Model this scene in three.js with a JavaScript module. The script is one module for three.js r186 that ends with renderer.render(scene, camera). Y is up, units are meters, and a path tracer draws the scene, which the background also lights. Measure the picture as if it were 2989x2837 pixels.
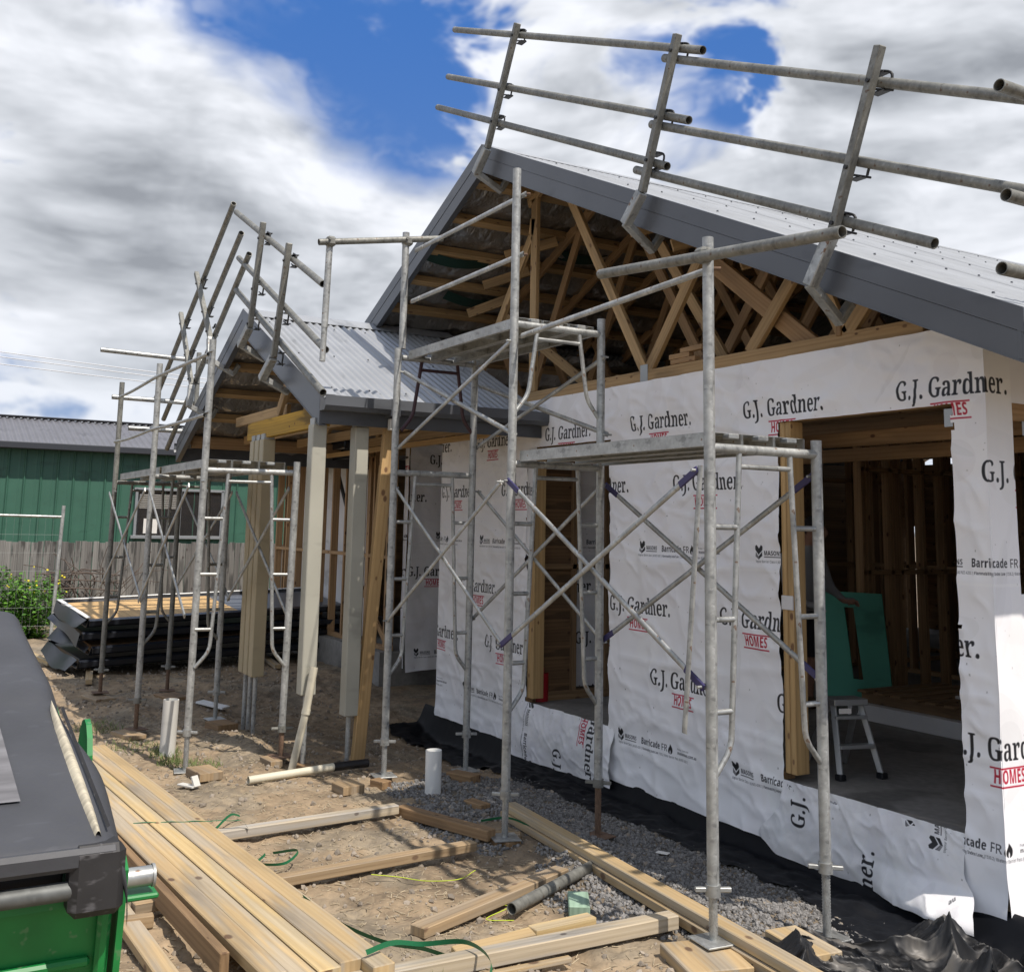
import * as THREE from 'three';
import { mergeGeometries, mergeVertices } from 'three/addons/utils/BufferGeometryUtils.js';
import { MarchingCubes } from 'three/addons/objects/MarchingCubes.js';

// ------------------------------------------------------------------ camera, sky, sun, exposure
const R = (a) => a * Math.PI / 180;
const scene = new THREE.Scene();
const FOCAL = 3084.6, IMG_W = 2989, IMG_H = 2837, PY = 1088.2;      // the lens in photograph pixels
const FULL_H = 2 * (IMG_H - PY);
const camera = new THREE.PerspectiveCamera(2 * Math.atan(FULL_H / 2 / FOCAL) * 180 / Math.PI, IMG_W / FULL_H, 0.05, 4000);
camera.position.set(3.24, 1.70, 4.492);
camera.rotation.set(R(8.218), R(60.062), R(1.078), 'YXZ');
camera.setViewOffset(IMG_W, FULL_H, 0, FULL_H / 2 - PY, IMG_W, IMG_H);
scene.add(camera);

const renderer = new THREE.WebGLRenderer({ antialias: true });
renderer.toneMapping = THREE.LinearToneMapping;
renderer.toneMappingExposure = 1.17;
renderer.shadowMap.enabled = true;

const SUN = new THREE.Vector3(0.62, 1, -0.15).normalize();
const sun = new THREE.DirectionalLight(0xfff5ea, 4.2);
sun.position.copy(SUN).multiplyScalar(40);
sun.castShadow = true;
Object.assign(sun.shadow.camera, { left: -20, right: 20, top: 20, bottom: -20, near: 1, far: 90 });
sun.shadow.mapSize.set(4096, 4096);
scene.add(sun); scene.add(sun.target);

// ------------------------------------------------------------------ random numbers and noise
let seed_ = 12345;
function rnd() { seed_ |= 0; seed_ = seed_ + 0x6D2B79F5 | 0; let t = Math.imul(seed_ ^ seed_ >>> 15, 1 | seed_); t = t + Math.imul(t ^ t >>> 7, 61 | t) ^ t; return ((t ^ t >>> 14) >>> 0) / 4294967296; }
const rr = (a, b) => a + (b - a) * rnd();
const pick = (a) => a[Math.floor(rnd() * a.length)];
const PERM = new Float32Array(65536); for (let i = 0; i < 65536; i++) PERM[i] = rnd();
const lerp = (a, b, t) => a + (b - a) * t, clamp = (x, a = 0, b = 1) => Math.min(b, Math.max(a, x));
const smooth = (a, b, x) => { const t = clamp((x - a) / (b - a)); return t * t * (3 - 2 * t); };
function h2(x, y) { return PERM[(Math.imul(x, 374761) + Math.imul(y, 668265) & 0x7fffffff) % 65521]; }
function n2(x, y) {
  const xi = Math.floor(x), yi = Math.floor(y); let fx = x - xi, fy = y - yi; fx = fx * fx * (3 - 2 * fx); fy = fy * fy * (3 - 2 * fy);
  return lerp(lerp(h2(xi, yi), h2(xi + 1, yi), fx), lerp(h2(xi, yi + 1), h2(xi + 1, yi + 1), fx), fy);
}
function fbm(x, y, o = 4, g = 0.5) { let s = 0, a = 1, t = 0; for (let i = 0; i < o; i++) { s += a * n2(x + i * 17.3, y + i * 9.1); t += a; a *= g; x *= 2.03; y *= 2.03; } return s / t; }
// periodic noise for textures that tile
function n2p(x, y, px, py) {
  const xi = Math.floor(x), yi = Math.floor(y); let fx = x - xi, fy = y - yi; fx = fx * fx * (3 - 2 * fx); fy = fy * fy * (3 - 2 * fy);
  const m = (a, p) => ((a % p) + p) % p, x0 = m(xi, px), x1 = m(xi + 1, px), y0 = m(yi, py), y1 = m(yi + 1, py);
  return lerp(lerp(h2(x0, y0), h2(x1, y0), fx), lerp(h2(x0, y1), h2(x1, y1), fx), fy);
}
function fbmp(u, v, fx, fy, o = 4, g = 0.5) { let s = 0, a = 1, t = 0; for (let i = 0; i < o; i++) { s += a * n2p(u * fx + i * 0.37, v * fy + i * 0.71, fx, fy); t += a; a *= g; fx *= 2; fy *= 2; } return s / t; }

function n3(x, y, z) {
  const xi = Math.floor(x), yi = Math.floor(y), zi = Math.floor(z); let fx = x - xi, fy = y - yi, fz = z - zi; fx = fx * fx * (3 - 2 * fx); fy = fy * fy * (3 - 2 * fy); fz = fz * fz * (3 - 2 * fz);
  const a = xi + zi * 57, b = yi + zi * 131;
  return lerp(lerp(lerp(h2(a, b), h2(a + 1, b), fx), lerp(h2(a, b + 1), h2(a + 1, b + 1), fx), fy), lerp(lerp(h2(a + 57, b + 131), h2(a + 58, b + 131), fx), lerp(h2(a + 57, b + 132), h2(a + 58, b + 132), fx), fy), fz);
}
function fbm3(x, y, z, o = 4, g = 0.5) { let s = 0, a = 1, t = 0; for (let i = 0; i < o; i++) { s += a * n3(x, y, z); t += a; a *= g; x = x * 2.03 + 3.1; y = y * 2.03 + 1.7; z = z * 2.03 + 5.3; } return s / t; }
function billow(x, y, z, o = 4, g = 0.5) { let s = 0, a = 1, t = 0; for (let i = 0; i < o; i++) { s += a * (1 - Math.abs(2 * n3(x, y, z) - 1)); t += a; a *= g; x = x * 2.07 + 1.1; y = y * 2.07 + 2.7; z = z * 2.07 + 4.3; } return s / t; }
// ------------------------------------------------------------------ sky: blue air and broken cumulus, computed by direction
{
  const W = 4096, H = 2048, data = new Float32Array(W * H * 4);
  // openings of blue between the clouds, and denser banks, as world directions with a width
  const bias = [
    [-0.841, 0.440, -0.324, 0.075, -0.30], [-0.838, 0.395, -0.375, 0.045, -0.24], [-0.848, 0.447, -0.29, 0.04, -0.12], [-0.689, 0.396, -0.607, 0.05, -0.20], [-0.735, 0.40, -0.55, 0.045, -0.13],
    [-0.80, 0.45, -0.40, 0.05, -0.14], [-0.718, 0.46, -0.52, 0.04, -0.06], [-0.715, 0.372, -0.592, 0.035, -0.14], [-0.551, 0.237, -0.80, 0.022, -0.2], [-0.842, 0.352, -0.412, 0.022, -0.14],
    [-0.911, 0.378, -0.163, 0.15, 0.20], [-0.954, 0.268, -0.135, 0.15, 0.18], [-0.573, 0.42, -0.70, 0.12, 0.22], [-0.79, 0.36, -0.47, 0.035, 0.14], [-0.679, 0.30, -0.664, 0.07, 0.26],
    [-0.914, 0.263, -0.309, 0.12, 0.25], [-0.76, 0.41, -0.505, 0.03, 0.08], [-0.64, 0.345, -0.69, 0.06, 0.16],
  ];
  for (let j = 0; j < H; j++) {
    const el = ((j + 0.5) / H - 0.5) * Math.PI, sy = Math.sin(el), cy = Math.cos(el);
    for (let i = 0; i < W; i++) {
      const k = (j * W + i) * 4;
      if (sy < -0.02) { data[k] = 0.26; data[k + 1] = 0.27; data[k + 2] = 0.28; data[k + 3] = 1; continue; }
      const az = ((i + 0.5) / W - 0.5) * 2 * Math.PI, x = Math.cos(az) * cy, z = Math.sin(az) * cy, y = Math.max(0, sy);
      const fy = y * 1.9 + 0.5 * Math.sqrt(y), px = x * 3.1 + 11.3, py = fy * 2.6 + 4.1, pz = z * 3.1 + 7.7;        // banks lie flatter than they are wide
      const wx = fbm3(px * 1.4 + 5, py * 1.4, pz * 1.4, 3) - 0.5, wy = fbm3(px * 1.4, py * 1.4 + 9, pz * 1.4, 3) - 0.5;
      const c = fbm3(px + wx * 0.8, py + wy * 0.8, pz + wx * 0.4, 4, 0.5);
      const puff = billow(px * 3.6 + wx * 2, py * 3.6 + wy * 2, pz * 3.6 - wx * 2, 5, 0.56), wisp = fbm3(px * 9 + wx * 7, py * 9 + wy * 7, pz * 9, 4, 0.58);
      const ex = 0.10 * wx + 0.07 * (wisp - 0.5), ey = 0.10 * wy + 0.07 * (puff - 0.5); let b = 0.02;
      for (const [bx, by, bz, s, a] of bias) { const d2 = (x + ex - bx) ** 2 + (y + ey - by) ** 2 + (z - ex - bz) ** 2; if (d2 < s * s * 9) b += a * Math.exp(-d2 / (s * s)); }
      const body = c + b + 0.30 * (puff - 0.5) + 0.22 * (wisp - 0.5);
      const den = smooth(0.37, 0.60, body), above = fbm3(px + wx * 0.8, py + wy * 0.8 + 0.26, pz + wx * 0.4, 4, 0.5) + b + 0.10 * (puff - 0.5);
      const thick = smooth(0.46, 0.86, above), lit = 0.16 * (puff - 0.5) + 0.10 * (wisp - 0.5);
      const sh = fbm3(px * 2.2 + 20 + wx, py * 4.4 + wy, pz * 2.2, 5, 0.56), g = clamp(lerp(0.78, 0.46, thick) + lit * 1.5 - 0.95 * (sh - 0.47) * (0.4 + 0.6 * den), 0.31, 0.86);
      const hz = Math.pow(1 - y, 5), br = lerp(0.040, 0.36, hz), bg = lerp(0.150, 0.46, hz), bb = lerp(0.46, 0.60, hz);
      const veil = 0.42 * smooth(0.42, 0.75, wisp) * smooth(0.25, 0.5, body), d = Math.max(den, veil), low = smooth(0.20, 0.02, y) * 0.4;
      data[k] = lerp(br, lerp(g * (0.90 + 0.07 * g), 0.46, low), d); data[k + 1] = lerp(bg, lerp(g * 0.985, 0.53, low), d); data[k + 2] = lerp(bb, lerp(g * 1.02 + 0.025, 0.62, low), d); data[k + 3] = 1;
    }
  }
  const t = new THREE.DataTexture(data, W, H, THREE.RGBAFormat, THREE.FloatType);
  t.mapping = THREE.EquirectangularReflectionMapping; t.magFilter = THREE.LinearFilter; t.minFilter = THREE.LinearFilter; t.colorSpace = THREE.LinearSRGBColorSpace; t.needsUpdate = true;
  scene.background = t; scene.environment = t; scene.backgroundIntensity = 1; scene.environmentIntensity = 1;
}

// ------------------------------------------------------------------ textures and materials
function tex(w, h, fn, srgb = true) {
  const a = new Uint8Array(w * h * 4);
  for (let j = 0; j < h; j++) for (let i = 0; i < w; i++) {
    const c = fn((i + 0.5) / w, (j + 0.5) / h), k = (j * w + i) * 4;
    if (typeof c === 'number') { a[k] = a[k + 1] = a[k + 2] = 255 * clamp(c); } else { a[k] = 255 * clamp(c[0]); a[k + 1] = 255 * clamp(c[1]); a[k + 2] = 255 * clamp(c[2]); }
    a[k + 3] = 255;
  }
  const t = new THREE.DataTexture(a, w, h, THREE.RGBAFormat);
  t.wrapS = t.wrapT = THREE.RepeatWrapping; t.magFilter = THREE.LinearFilter; t.minFilter = THREE.LinearMipmapLinearFilter; t.generateMipmaps = true;
  if (srgb) t.colorSpace = THREE.SRGBColorSpace; t.needsUpdate = true; return t;
}
const rep = (t, u, v) => { t.repeat.set(u, v); return t; };
// sawn pine: u runs along the grain over 2.4 m, v across it over 0.3 m
function woodTex(light, dark, o = {}) {
  const { knots = 9, stain = 0, grey = 0, s = 1 } = o, K = [];
  for (let i = 0; i < knots; i++) K.push([rnd(), rnd(), rr(0.006, 0.014), rr(0.6, 1)]);
  const off = rr(0, 50);
  return rep(tex(1024, 256, (u, v) => {
    let bend = 0, kn = 0;
    for (const [ku, kv, kr, ka] of K) {
      let du = u - ku; du -= Math.round(du); let dv = v - kv; dv -= Math.round(dv); du *= 2.4; dv *= 0.3;
      const d = Math.hypot(du * 0.62, dv) / kr; bend += Math.exp(-d * d * 0.12) * Math.sign(dv) * 0.035; if (d < 2.2) kn = Math.max(kn, ka * (1 - smooth(0.7, 1.5, d)));
    }
    const vv = v + bend + 0.03 * (fbmp(u, v, 3, 2, 3) - 0.5);
    const rings = 0.5 + 0.5 * Math.sin((vv * 2 * Math.PI) * 11 + 7 * fbmp(u + off, v, 2, 4, 3)), fine = fbmp(u, vv, 6, 128, 2), mid = fbmp(u + 0.3, vv, 4, 20, 3);
    let t = 0.26 * rings * rings + 0.36 * fine + 0.50 * mid - 0.08; t = clamp(t);
    const big = fbmp(u, v, 3, 3, 4), st = stain * smooth(0.52, 0.72, fbmp(u + 0.5, v, 7, 4, 5));
    const out = [0, 1, 2].map((c) => lerp(light[c], dark[c], t) * (0.9 + 0.2 * big) * (1 - 0.45 * kn * (c ? 1 : 0.85)) * (1 - 0.4 * st));
    if (grey) { const m = (out[0] + out[1] + out[2]) / 3, q = grey * smooth(0.3, 0.65, fbmp(u, v, 5, 8, 4)); return out.map((c) => lerp(c, m * 0.95, q)); }
    return out;
  }), 1 / 2.4, 1 / 0.3);
}
const woodBump = rep(tex(512, 128, (u, v) => 0.5 * fbmp(u, v, 6, 64, 2) + 0.5 * fbmp(u, v, 20, 20, 3), false), 1 / 2.4, 1 / 0.3);
const std = (o) => new THREE.MeshStandardMaterial(o);
const wood = (light, dark, o = {}) => std({ map: woodTex(light, dark, o), bumpMap: woodBump, bumpScale: o.bump ?? 0.0012, roughness: o.rough ?? 0.78 });
const galvT = rep(tex(512, 512, (u, v) => {
  const a = fbmp(u, v, 8, 8, 5), b = fbmp(u, v, 40, 40, 3), s = smooth(0.66, 0.74, fbmp(u + 0.2, v, 22, 30, 3)), d = smooth(0.60, 0.75, fbmp(u, v + 0.4, 10, 18, 4)), rust = smooth(0.74, 0.82, fbmp(u + 0.6, v + 0.1, 12, 14, 4));
  let g = 0.52 + 0.20 * a + 0.08 * b + 0.05 * s - 0.10 * d; const c = [g * 0.985, g, g * 0.99];
  return [lerp(c[0], 0.42, rust * 0.7), lerp(c[1], 0.30, rust * 0.7), lerp(c[2], 0.22, rust * 0.7)];
}), 1 / 0.5, 1 / 0.5);
const galvR = rep(tex(256, 256, (u, v) => 0.42 + 0.35 * fbmp(u, v, 10, 10, 4), false), 1 / 0.5, 1 / 0.5);
const galvB = rep(tex(256, 256, (u, v) => fbmp(u, v, 24, 24, 4), false), 1 / 0.5, 1 / 0.5);
const dirtT = tex(1024, 1024, (u, v) => {
  const a = fbmp(u, v, 5, 5, 6, 0.55), b = fbmp(u, v, 40, 40, 4, 0.6), c = fbmp(u + 0.3, v, 11, 11, 5), st = smooth(0.70, 0.78, fbmp(u, v, 70, 70, 2)), gr = smooth(0.5, 0.66, fbmp(u + 0.7, v + 0.2, 6, 6, 5));
  const k = 0.56 + 0.34 * a + 0.30 * (b - 0.5) + 0.16 * (c - 0.5);
  const col = [k * 0.865, k * 0.80, k * 0.70]; const g = k * 0.78;
  return [lerp(lerp(col[0], g, gr * 0.5), 0.72, st * 0.4), lerp(lerp(col[1], g, gr * 0.45), 0.68, st * 0.4), lerp(lerp(col[2], g * 0.97, gr * 0.4), 0.60, st * 0.4)];
});
rep(dirtT, 1 / 2.7, 1 / 2.7);
const dirtB = rep(tex(512, 512, (u, v) => 0.55 * fbmp(u, v, 18, 18, 5, 0.6) + 0.45 * fbmp(u, v, 70, 70, 2), false), 1 / 1.3, 1 / 1.3);
const paintT = rep(tex(512, 512, (u, v) => { const g = 0.90 + 0.10 * fbmp(u, v, 6, 6, 5) - 0.10 * smooth(0.62, 0.8, fbmp(u, v + 0.3, 5, 12, 4)); return [g, g, g * 0.99]; }), 1 / 1.5, 1 / 1.5);
const concT = rep(tex(512, 512, (u, v) => { const g = 0.44 + 0.16 * fbmp(u, v, 5, 5, 5) + 0.08 * (fbmp(u, v, 60, 60, 2) - 0.5) - 0.10 * smooth(0.6, 0.75, fbmp(u + 0.4, v, 4, 4, 4)); return [g, g * 0.985, g * 0.95]; }), 1 / 2, 1 / 2);
const M = {
  trussWood: wood([0.75, 0.635, 0.465], [0.59, 0.475, 0.325], { stain: 0.35 }),
  frameWood: wood([0.71, 0.585, 0.43], [0.56, 0.43, 0.29], { stain: 0.2 }),
  jambWood: wood([0.78, 0.66, 0.47], [0.65, 0.52, 0.34], { knots: 14, stain: 0.15 }),
  plank: [wood([0.765, 0.675, 0.51], [0.66, 0.555, 0.395], { stain: 0.13, grey: 0.45, knots: 4 }), wood([0.74, 0.65, 0.495], [0.62, 0.52, 0.375], { stain: 0.18, grey: 0.5, knots: 3 }), wood([0.78, 0.695, 0.515], [0.67, 0.565, 0.385], { stain: 0.10, grey: 0.35, knots: 5 })],
  weathered: [wood([0.74, 0.69, 0.60], [0.60, 0.545, 0.45], { stain: 0.2, grey: 0.6 }), wood([0.67, 0.585, 0.46], [0.53, 0.44, 0.325], { stain: 0.25, grey: 0.3 })],
  brownWood: wood([0.60, 0.495, 0.365], [0.46, 0.36, 0.25], { stain: 0.3 }),
  yellowBeam: wood([0.76, 0.60, 0.20], [0.58, 0.44, 0.15], { stain: 0.8, knots: 4 }),
  osb: wood([0.52, 0.41, 0.29], [0.36, 0.27, 0.18], { knots: 6, stain: 0.6 }),
  paling: [wood([0.52, 0.515, 0.50], [0.33, 0.325, 0.315], { knots: 5, stain: 0.9, bump: 0.004 }), wood([0.45, 0.44, 0.43], [0.28, 0.275, 0.265], { knots: 5, stain: 0.9, bump: 0.004 }), wood([0.57, 0.565, 0.55], [0.37, 0.365, 0.355], { knots: 5, stain: 0.8, bump: 0.004 })],
  galv: std({ map: galvT, roughnessMap: galvR, roughness: 0.9, metalness: 0.45, bumpMap: galvB, bumpScale: 0.0006 }),
  galvDark: std({ map: galvT, color: 0xc4c2bc, roughnessMap: galvR, roughness: 1, metalness: 0.35, bumpMap: galvB, bumpScale: 0.0008 }),
  galvBright: std({ map: galvT, color: 0xffffff, roughnessMap: galvR, roughness: 0.75, metalness: 0.6 }),
  alu: std({ color: 0xb9bcbd, roughness: 0.42, metalness: 0.75, bumpMap: galvB, bumpScale: 0.0003 }),
  rust: std({ map: rep(tex(256, 256, (u, v) => { const a = fbmp(u, v, 10, 10, 5); return [0.34 + 0.20 * a, 0.27 + 0.17 * a, 0.22 + 0.14 * a]; }), 2, 2), roughness: 0.9, metalness: 0.1 }),
  handleSteel: std({ map: galvT, color: 0x9a9c9c, roughness: 0.6, metalness: 0.5 }),
  maroon: std({ color: 0x3c242a, roughness: 0.55 }),
  purple: std({ color: 0x38345f, roughness: 0.55, bumpMap: galvB, bumpScale: 0.0004 }),
  steelGrey: std({ map: paintT, color: 0x5a5e65, roughness: 0.34, metalness: 0.08 }),
  gutter: std({ map: paintT, color: 0x63676e, roughness: 0.36, metalness: 0.08 }),
  roof: std({ map: paintT, color: 0xa4a8ae, roughness: 0.38, metalness: 0.12 }),
  shedRoof: std({ map: paintT, color: 0x6e6f76, roughness: 0.5 }),
  shedGreen: std({ map: paintT, color: 0x3b6656, roughness: 0.5 }),
  shedTrim: std({ color: 0x2f3238, roughness: 0.5 }),
  foil: std({ map: rep(tex(256, 256, (u, v) => { const g = 0.55 + 0.25 * fbmp(u, v, 5, 5, 5); return [g, g * 0.99, g * 0.97]; }), 1, 1), roughness: 0.28, metalness: 0.7, bumpMap: rep(tex(512, 512, (u, v) => { let s = 0; for (const [f, a] of [[5, 0.5], [11, 0.3], [23, 0.2]]) s += a * (1 - Math.abs(2 * fbmp(u, v, f, f, 2) - 1)); return s; }, false), 1.4, 1.4), bumpScale: 0.03 }),
  foilGreen: std({ color: 0x16382f, roughness: 0.6 }),
  post: std({ map: paintT, color: 0xb6a98c, roughness: 0.5 }),
  post2: std({ map: paintT, color: 0xb2b1a6, roughness: 0.5 }),
  pvc: std({ map: paintT, color: 0xeceeee, roughness: 0.42 }),
  pvcGrey: std({ map: paintT, color: 0xd3d3cf, roughness: 0.5 }),
  conduit: std({ map: paintT, color: 0xd8d2bf, roughness: 0.5 }),
  concrete: std({ map: concT, roughness: 0.9, bumpMap: dirtB, bumpScale: 0.002 }),
  black: new THREE.MeshPhysicalMaterial({ color: 0x16181d, roughness: 0.42, clearcoat: 0.25, clearcoatRoughness: 0.3, bumpMap: galvB, bumpScale: 0.0008 }),
  membrane: std({ map: rep(tex(256, 256, (u, v) => { const a = fbmp(u, v, 4, 4, 5), d = smooth(0.42, 0.72, fbmp(u + 0.3, v, 5, 5, 5)); const g = 0.07 + 0.05 * a; return [lerp(g, 0.50, d * 0.8), lerp(g * 1.05, 0.485, d * 0.8), lerp(g * 1.15, 0.46, d * 0.8)]; }), 2, 2), roughness: 0.5 }),
  dpm: new THREE.MeshPhysicalMaterial({ color: 0x090c12, roughness: 0.6, specularIntensity: 0.45, bumpMap: galvB, bumpScale: 0.0006 }),
  panelDark: std({ map: paintT, color: 0x2e323a, roughness: 0.24, metalness: 0.1 }),
  panelDarker: std({ map: paintT, color: 0x23262c, roughness: 0.3 }),
  lid: std({ map: rep(tex(512, 512, (u, v) => { const a = fbmp(u, v, 5, 5, 5), s = smooth(0.70, 0.78, fbmp(u, v, 14, 40, 3)), g = 0.225 + 0.05 * a + 0.02 * s; return [g * 0.97, g, g * 1.07]; }), 1 / 0.7, 1 / 0.7), roughness: 0.55, bumpMap: galvB, bumpScale: 0.0008 }),
  lidBlack: std({ map: rep(tex(256, 256, (u, v) => { const s = smooth(0.62, 0.8, fbmp(u, v, 9, 22, 4)), g = 0.13 + 0.05 * fbmp(u, v, 5, 5, 4) + 0.16 * s; return [g, g, g * 1.03]; }), 1 / 0.3, 1 / 0.3), roughness: 0.6 }),
  lidWorn: std({ map: rep(tex(256, 256, (u, v) => { const g = 0.56 + 0.28 * fbmp(u, v, 6, 30, 4); return [g, g * 0.96, g * 0.85]; }), 1 / 0.3, 1 / 0.3), roughness: 0.8 }),
  lidPale: std({ map: rep(tex(256, 256, (u, v) => { const g = 0.33 + 0.16 * fbmp(u, v, 6, 16, 4); return [g, g, g * 1.03]; }), 1 / 0.3, 1 / 0.3), roughness: 0.7 }),
  binGreen: std({ map: rep(tex(256, 256, (u, v) => { const a = fbmp(u, v, 6, 6, 5), s = smooth(0.72, 0.78, fbmp(u, v, 20, 20, 3)); return [lerp(0.07 + 0.05 * a, 0.5, s * 0.5), lerp(0.42 + 0.12 * a, 0.52, s * 0.5), lerp(0.20 + 0.06 * a, 0.40, s * 0.5)]; }), 1 / 0.5, 1 / 0.5), roughness: 0.45 }),
  aquaBoard: std({ map: paintT, color: 0x62b39e, roughness: 0.85 }),
  plaster: std({ map: paintT, color: 0xe8e8ea, roughness: 0.85 }),
  greenBlock: std({ map: woodTex([0.60, 0.70, 0.62], [0.46, 0.56, 0.48], { stain: 0.5 }), roughness: 0.8 }),
  strap: std({ color: 0x1f6a45, roughness: 0.45 }),
  string: std({ color: 0xb6c63c, roughness: 0.7 }),
  redPlastic: std({ color: 0xb01f2c, roughness: 0.45 }),
  glass: new THREE.MeshPhysicalMaterial({ color: 0xffffff, transmission: 1, roughness: 0.03, thickness: 0, ior: 1.5 }),
  frameAlu: std({ color: 0x8b8f92, roughness: 0.5, metalness: 0.3 }),
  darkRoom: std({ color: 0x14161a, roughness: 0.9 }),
  blind: std({ color: 0xa3a19b, roughness: 0.8 }),
  paper: std({ color: 0xe6e4de, roughness: 0.8 }),
  wire: std({ color: 0x9aa19f, roughness: 0.5, metalness: 0.4 }),
  cable: std({ color: 0xc9cdd2, roughness: 0.6 }),
  bolt: std({ color: 0x3a3b3c, roughness: 0.5, metalness: 0.5 }),
  leaf: [0x4d7a24, 0x5f8e2c, 0x3c661f].map((c) => std({ color: c, roughness: 0.6 })),
  flower: std({ color: 0xe6d43a, roughness: 0.7 }),
  twig: std({ color: 0x5a5049, roughness: 0.9 }),
  nailPlate: std({ color: 0xa7acae, roughness: 0.45, metalness: 0.5 }),
};

// ------------------------------------------------------------------ geometry helpers
const V = (x, y, z) => new THREE.Vector3(x, y, z);
const v3 = (a) => (a.isVector3 ? a.clone() : new THREE.Vector3(a[0], a[1], a[2]));
function fromTris(P, uvs) {
  const g = new THREE.BufferGeometry();
  g.setAttribute('position', new THREE.Float32BufferAttribute(P, 3));
  if (uvs) g.setAttribute('uv', new THREE.Float32BufferAttribute(uvs, 2));
  g.computeVertexNormals(); return g;
}
// a box with chamfered edges: 44 triangles, uv in metres with u along the longest side
function cbox(w, h, d, c = 0.003) {
  c = Math.min(c, w * 0.3, h * 0.3, d * 0.3);
  const s = [w / 2, h / 2, d / 2], i = [s[0] - c, s[1] - c, s[2] - c], P = [], T = [], N = [];
  const long = w >= h && w >= d ? 0 : h >= d ? 1 : 2, ou = rr(0, 2.4), ov = rr(0, 0.3);
  const tri = (a, b, e) => {
    const n = b.clone().sub(a).cross(e.clone().sub(a)); if (n.dot(a.clone().add(b).add(e)) < 0) { const t = b; b = e; e = t; n.negate(); }
    const ax = [Math.abs(n.x), Math.abs(n.y), Math.abs(n.z)], k = ax.indexOf(Math.max(...ax)); const rest = [0, 1, 2].filter((q) => q !== k);
    let ui = rest[0], vi = rest[1]; if (vi === long) { ui = rest[1]; vi = rest[0]; }
    for (const p of [a, b, e]) { P.push(p.x, p.y, p.z); const q = [p.x, p.y, p.z]; T.push(q[ui] + ou, q[vi] + ov + k * 0.11); }
  };
  const mk = (ax, sg, u, v) => { const q = [0, 0, 0]; q[ax] = sg * s[ax]; const r = [0, 1, 2].filter((k) => k !== ax); q[r[0]] = u * i[r[0]]; q[r[1]] = v * i[r[1]]; return new THREE.Vector3(...q); };
  for (let ax = 0; ax < 3; ax++) for (const sg of [-1, 1]) { const a = mk(ax, sg, -1, -1), b = mk(ax, sg, 1, -1), e = mk(ax, sg, 1, 1), f = mk(ax, sg, -1, 1); tri(a, b, e); tri(a, e, f); }
  for (const [A, B] of [[0, 1], [0, 2], [1, 2]]) for (const sa of [-1, 1]) for (const sb of [-1, 1]) {
    const C = 3 - A - B, pt = (face, sc) => { const q = [0, 0, 0]; q[A] = sa * (face === A ? s[A] : i[A]); q[B] = sb * (face === B ? s[B] : i[B]); q[C] = sc * i[C]; return new THREE.Vector3(...q); };
    tri(pt(A, -1), pt(A, 1), pt(B, 1)); tri(pt(A, -1), pt(B, 1), pt(B, -1));
  }
  for (const a of [-1, 1]) for (const b of [-1, 1]) for (const e of [-1, 1]) tri(V(a * s[0], b * i[1], e * i[2]), V(a * i[0], b * s[1], e * i[2]), V(a * i[0], b * i[1], e * s[2]));
  return fromTris(P, T);
}
const basis = (X, up) => { X = X.clone().normalize(); let Y = up.clone().sub(X.clone().multiplyScalar(up.dot(X))); if (Y.lengthSq() < 1e-6) Y = V(0, 0, 1); Y.normalize(); return new THREE.Matrix4().makeBasis(X, Y, X.clone().cross(Y)); };
// timber from a to b: h along up, w across
function beamG(a, b, w, h, up = V(0, 1, 0), c = 0.003) {
  a = v3(a); b = v3(b); const L = a.distanceTo(b), g = cbox(L, h, w, c);
  g.applyMatrix4(basis(b.clone().sub(a), up).setPosition(a.add(b).multiplyScalar(0.5))); return g;
}
// tube from a to b; hollow tubes show wall thickness and a dark bore
function tubeG(a, b, r, { seg = 16, hollow = true, flat = 0 } = {}) {
  a = v3(a); b = v3(b); const L = a.distanceTo(b), pr = [];
  if (hollow) { const d = Math.min(0.14, L * 0.3); pr.push([0.0005, d], [r * 0.86, d], [r * 0.86, 0], [r, 0], [r, L], [r * 0.86, L], [r * 0.86, L - d], [0.0005, L - d]); } else pr.push([0.0005, 0], [r, 0], [r, L], [0.0005, L]);
  const P = [], T = [], N = [], I = [];
  let o = 0; const v0 = rr(0, 1);
  for (let k = 0; k + 1 < pr.length; k++) {
    const [r0, y0] = pr[k], [r1, y1] = pr[k + 1], nl = Math.hypot(r1 - r0, y1 - y0), nr = (y1 - y0) / nl, ny = -(r1 - r0) / nl;
    for (let i = 0; i <= seg; i++) {
      const t = i / seg * 2 * Math.PI, cx = Math.cos(t), cz = Math.sin(t);
      for (const [q, y] of [[r0, y0], [r1, y1]]) { const fl = flat && (y < 0.12 || y > L - 0.12) ? 1 : 0; P.push(cx * q * (fl ? 1.25 : 1), y, cz * q * (fl ? 0.35 : 1)); N.push(cx * nr, ny, cz * nr); T.push(t * r, y + v0); }
    }
    for (let i = 0; i < seg; i++) { const p = o + i * 2; I.push(p, p + 1, p + 2, p + 1, p + 3, p + 2); }
    o += (seg + 1) * 2;
  }
  const g = new THREE.BufferGeometry(); g.setAttribute('position', new THREE.Float32BufferAttribute(P, 3)); g.setAttribute('normal', new THREE.Float32BufferAttribute(N, 3)); g.setAttribute('uv', new THREE.Float32BufferAttribute(T, 2)); g.setIndex(I);
  const Y = b.clone().sub(a).normalize(), X = Math.abs(Y.y) > 0.95 ? V(1, 0, 0) : V(0, 1, 0); const Z = X.clone().cross(Y).normalize(); const X2 = Y.clone().cross(Z);
  g.applyMatrix4(new THREE.Matrix4().makeBasis(X2, Y, Z).setPosition(a)); return g;
}
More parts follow.
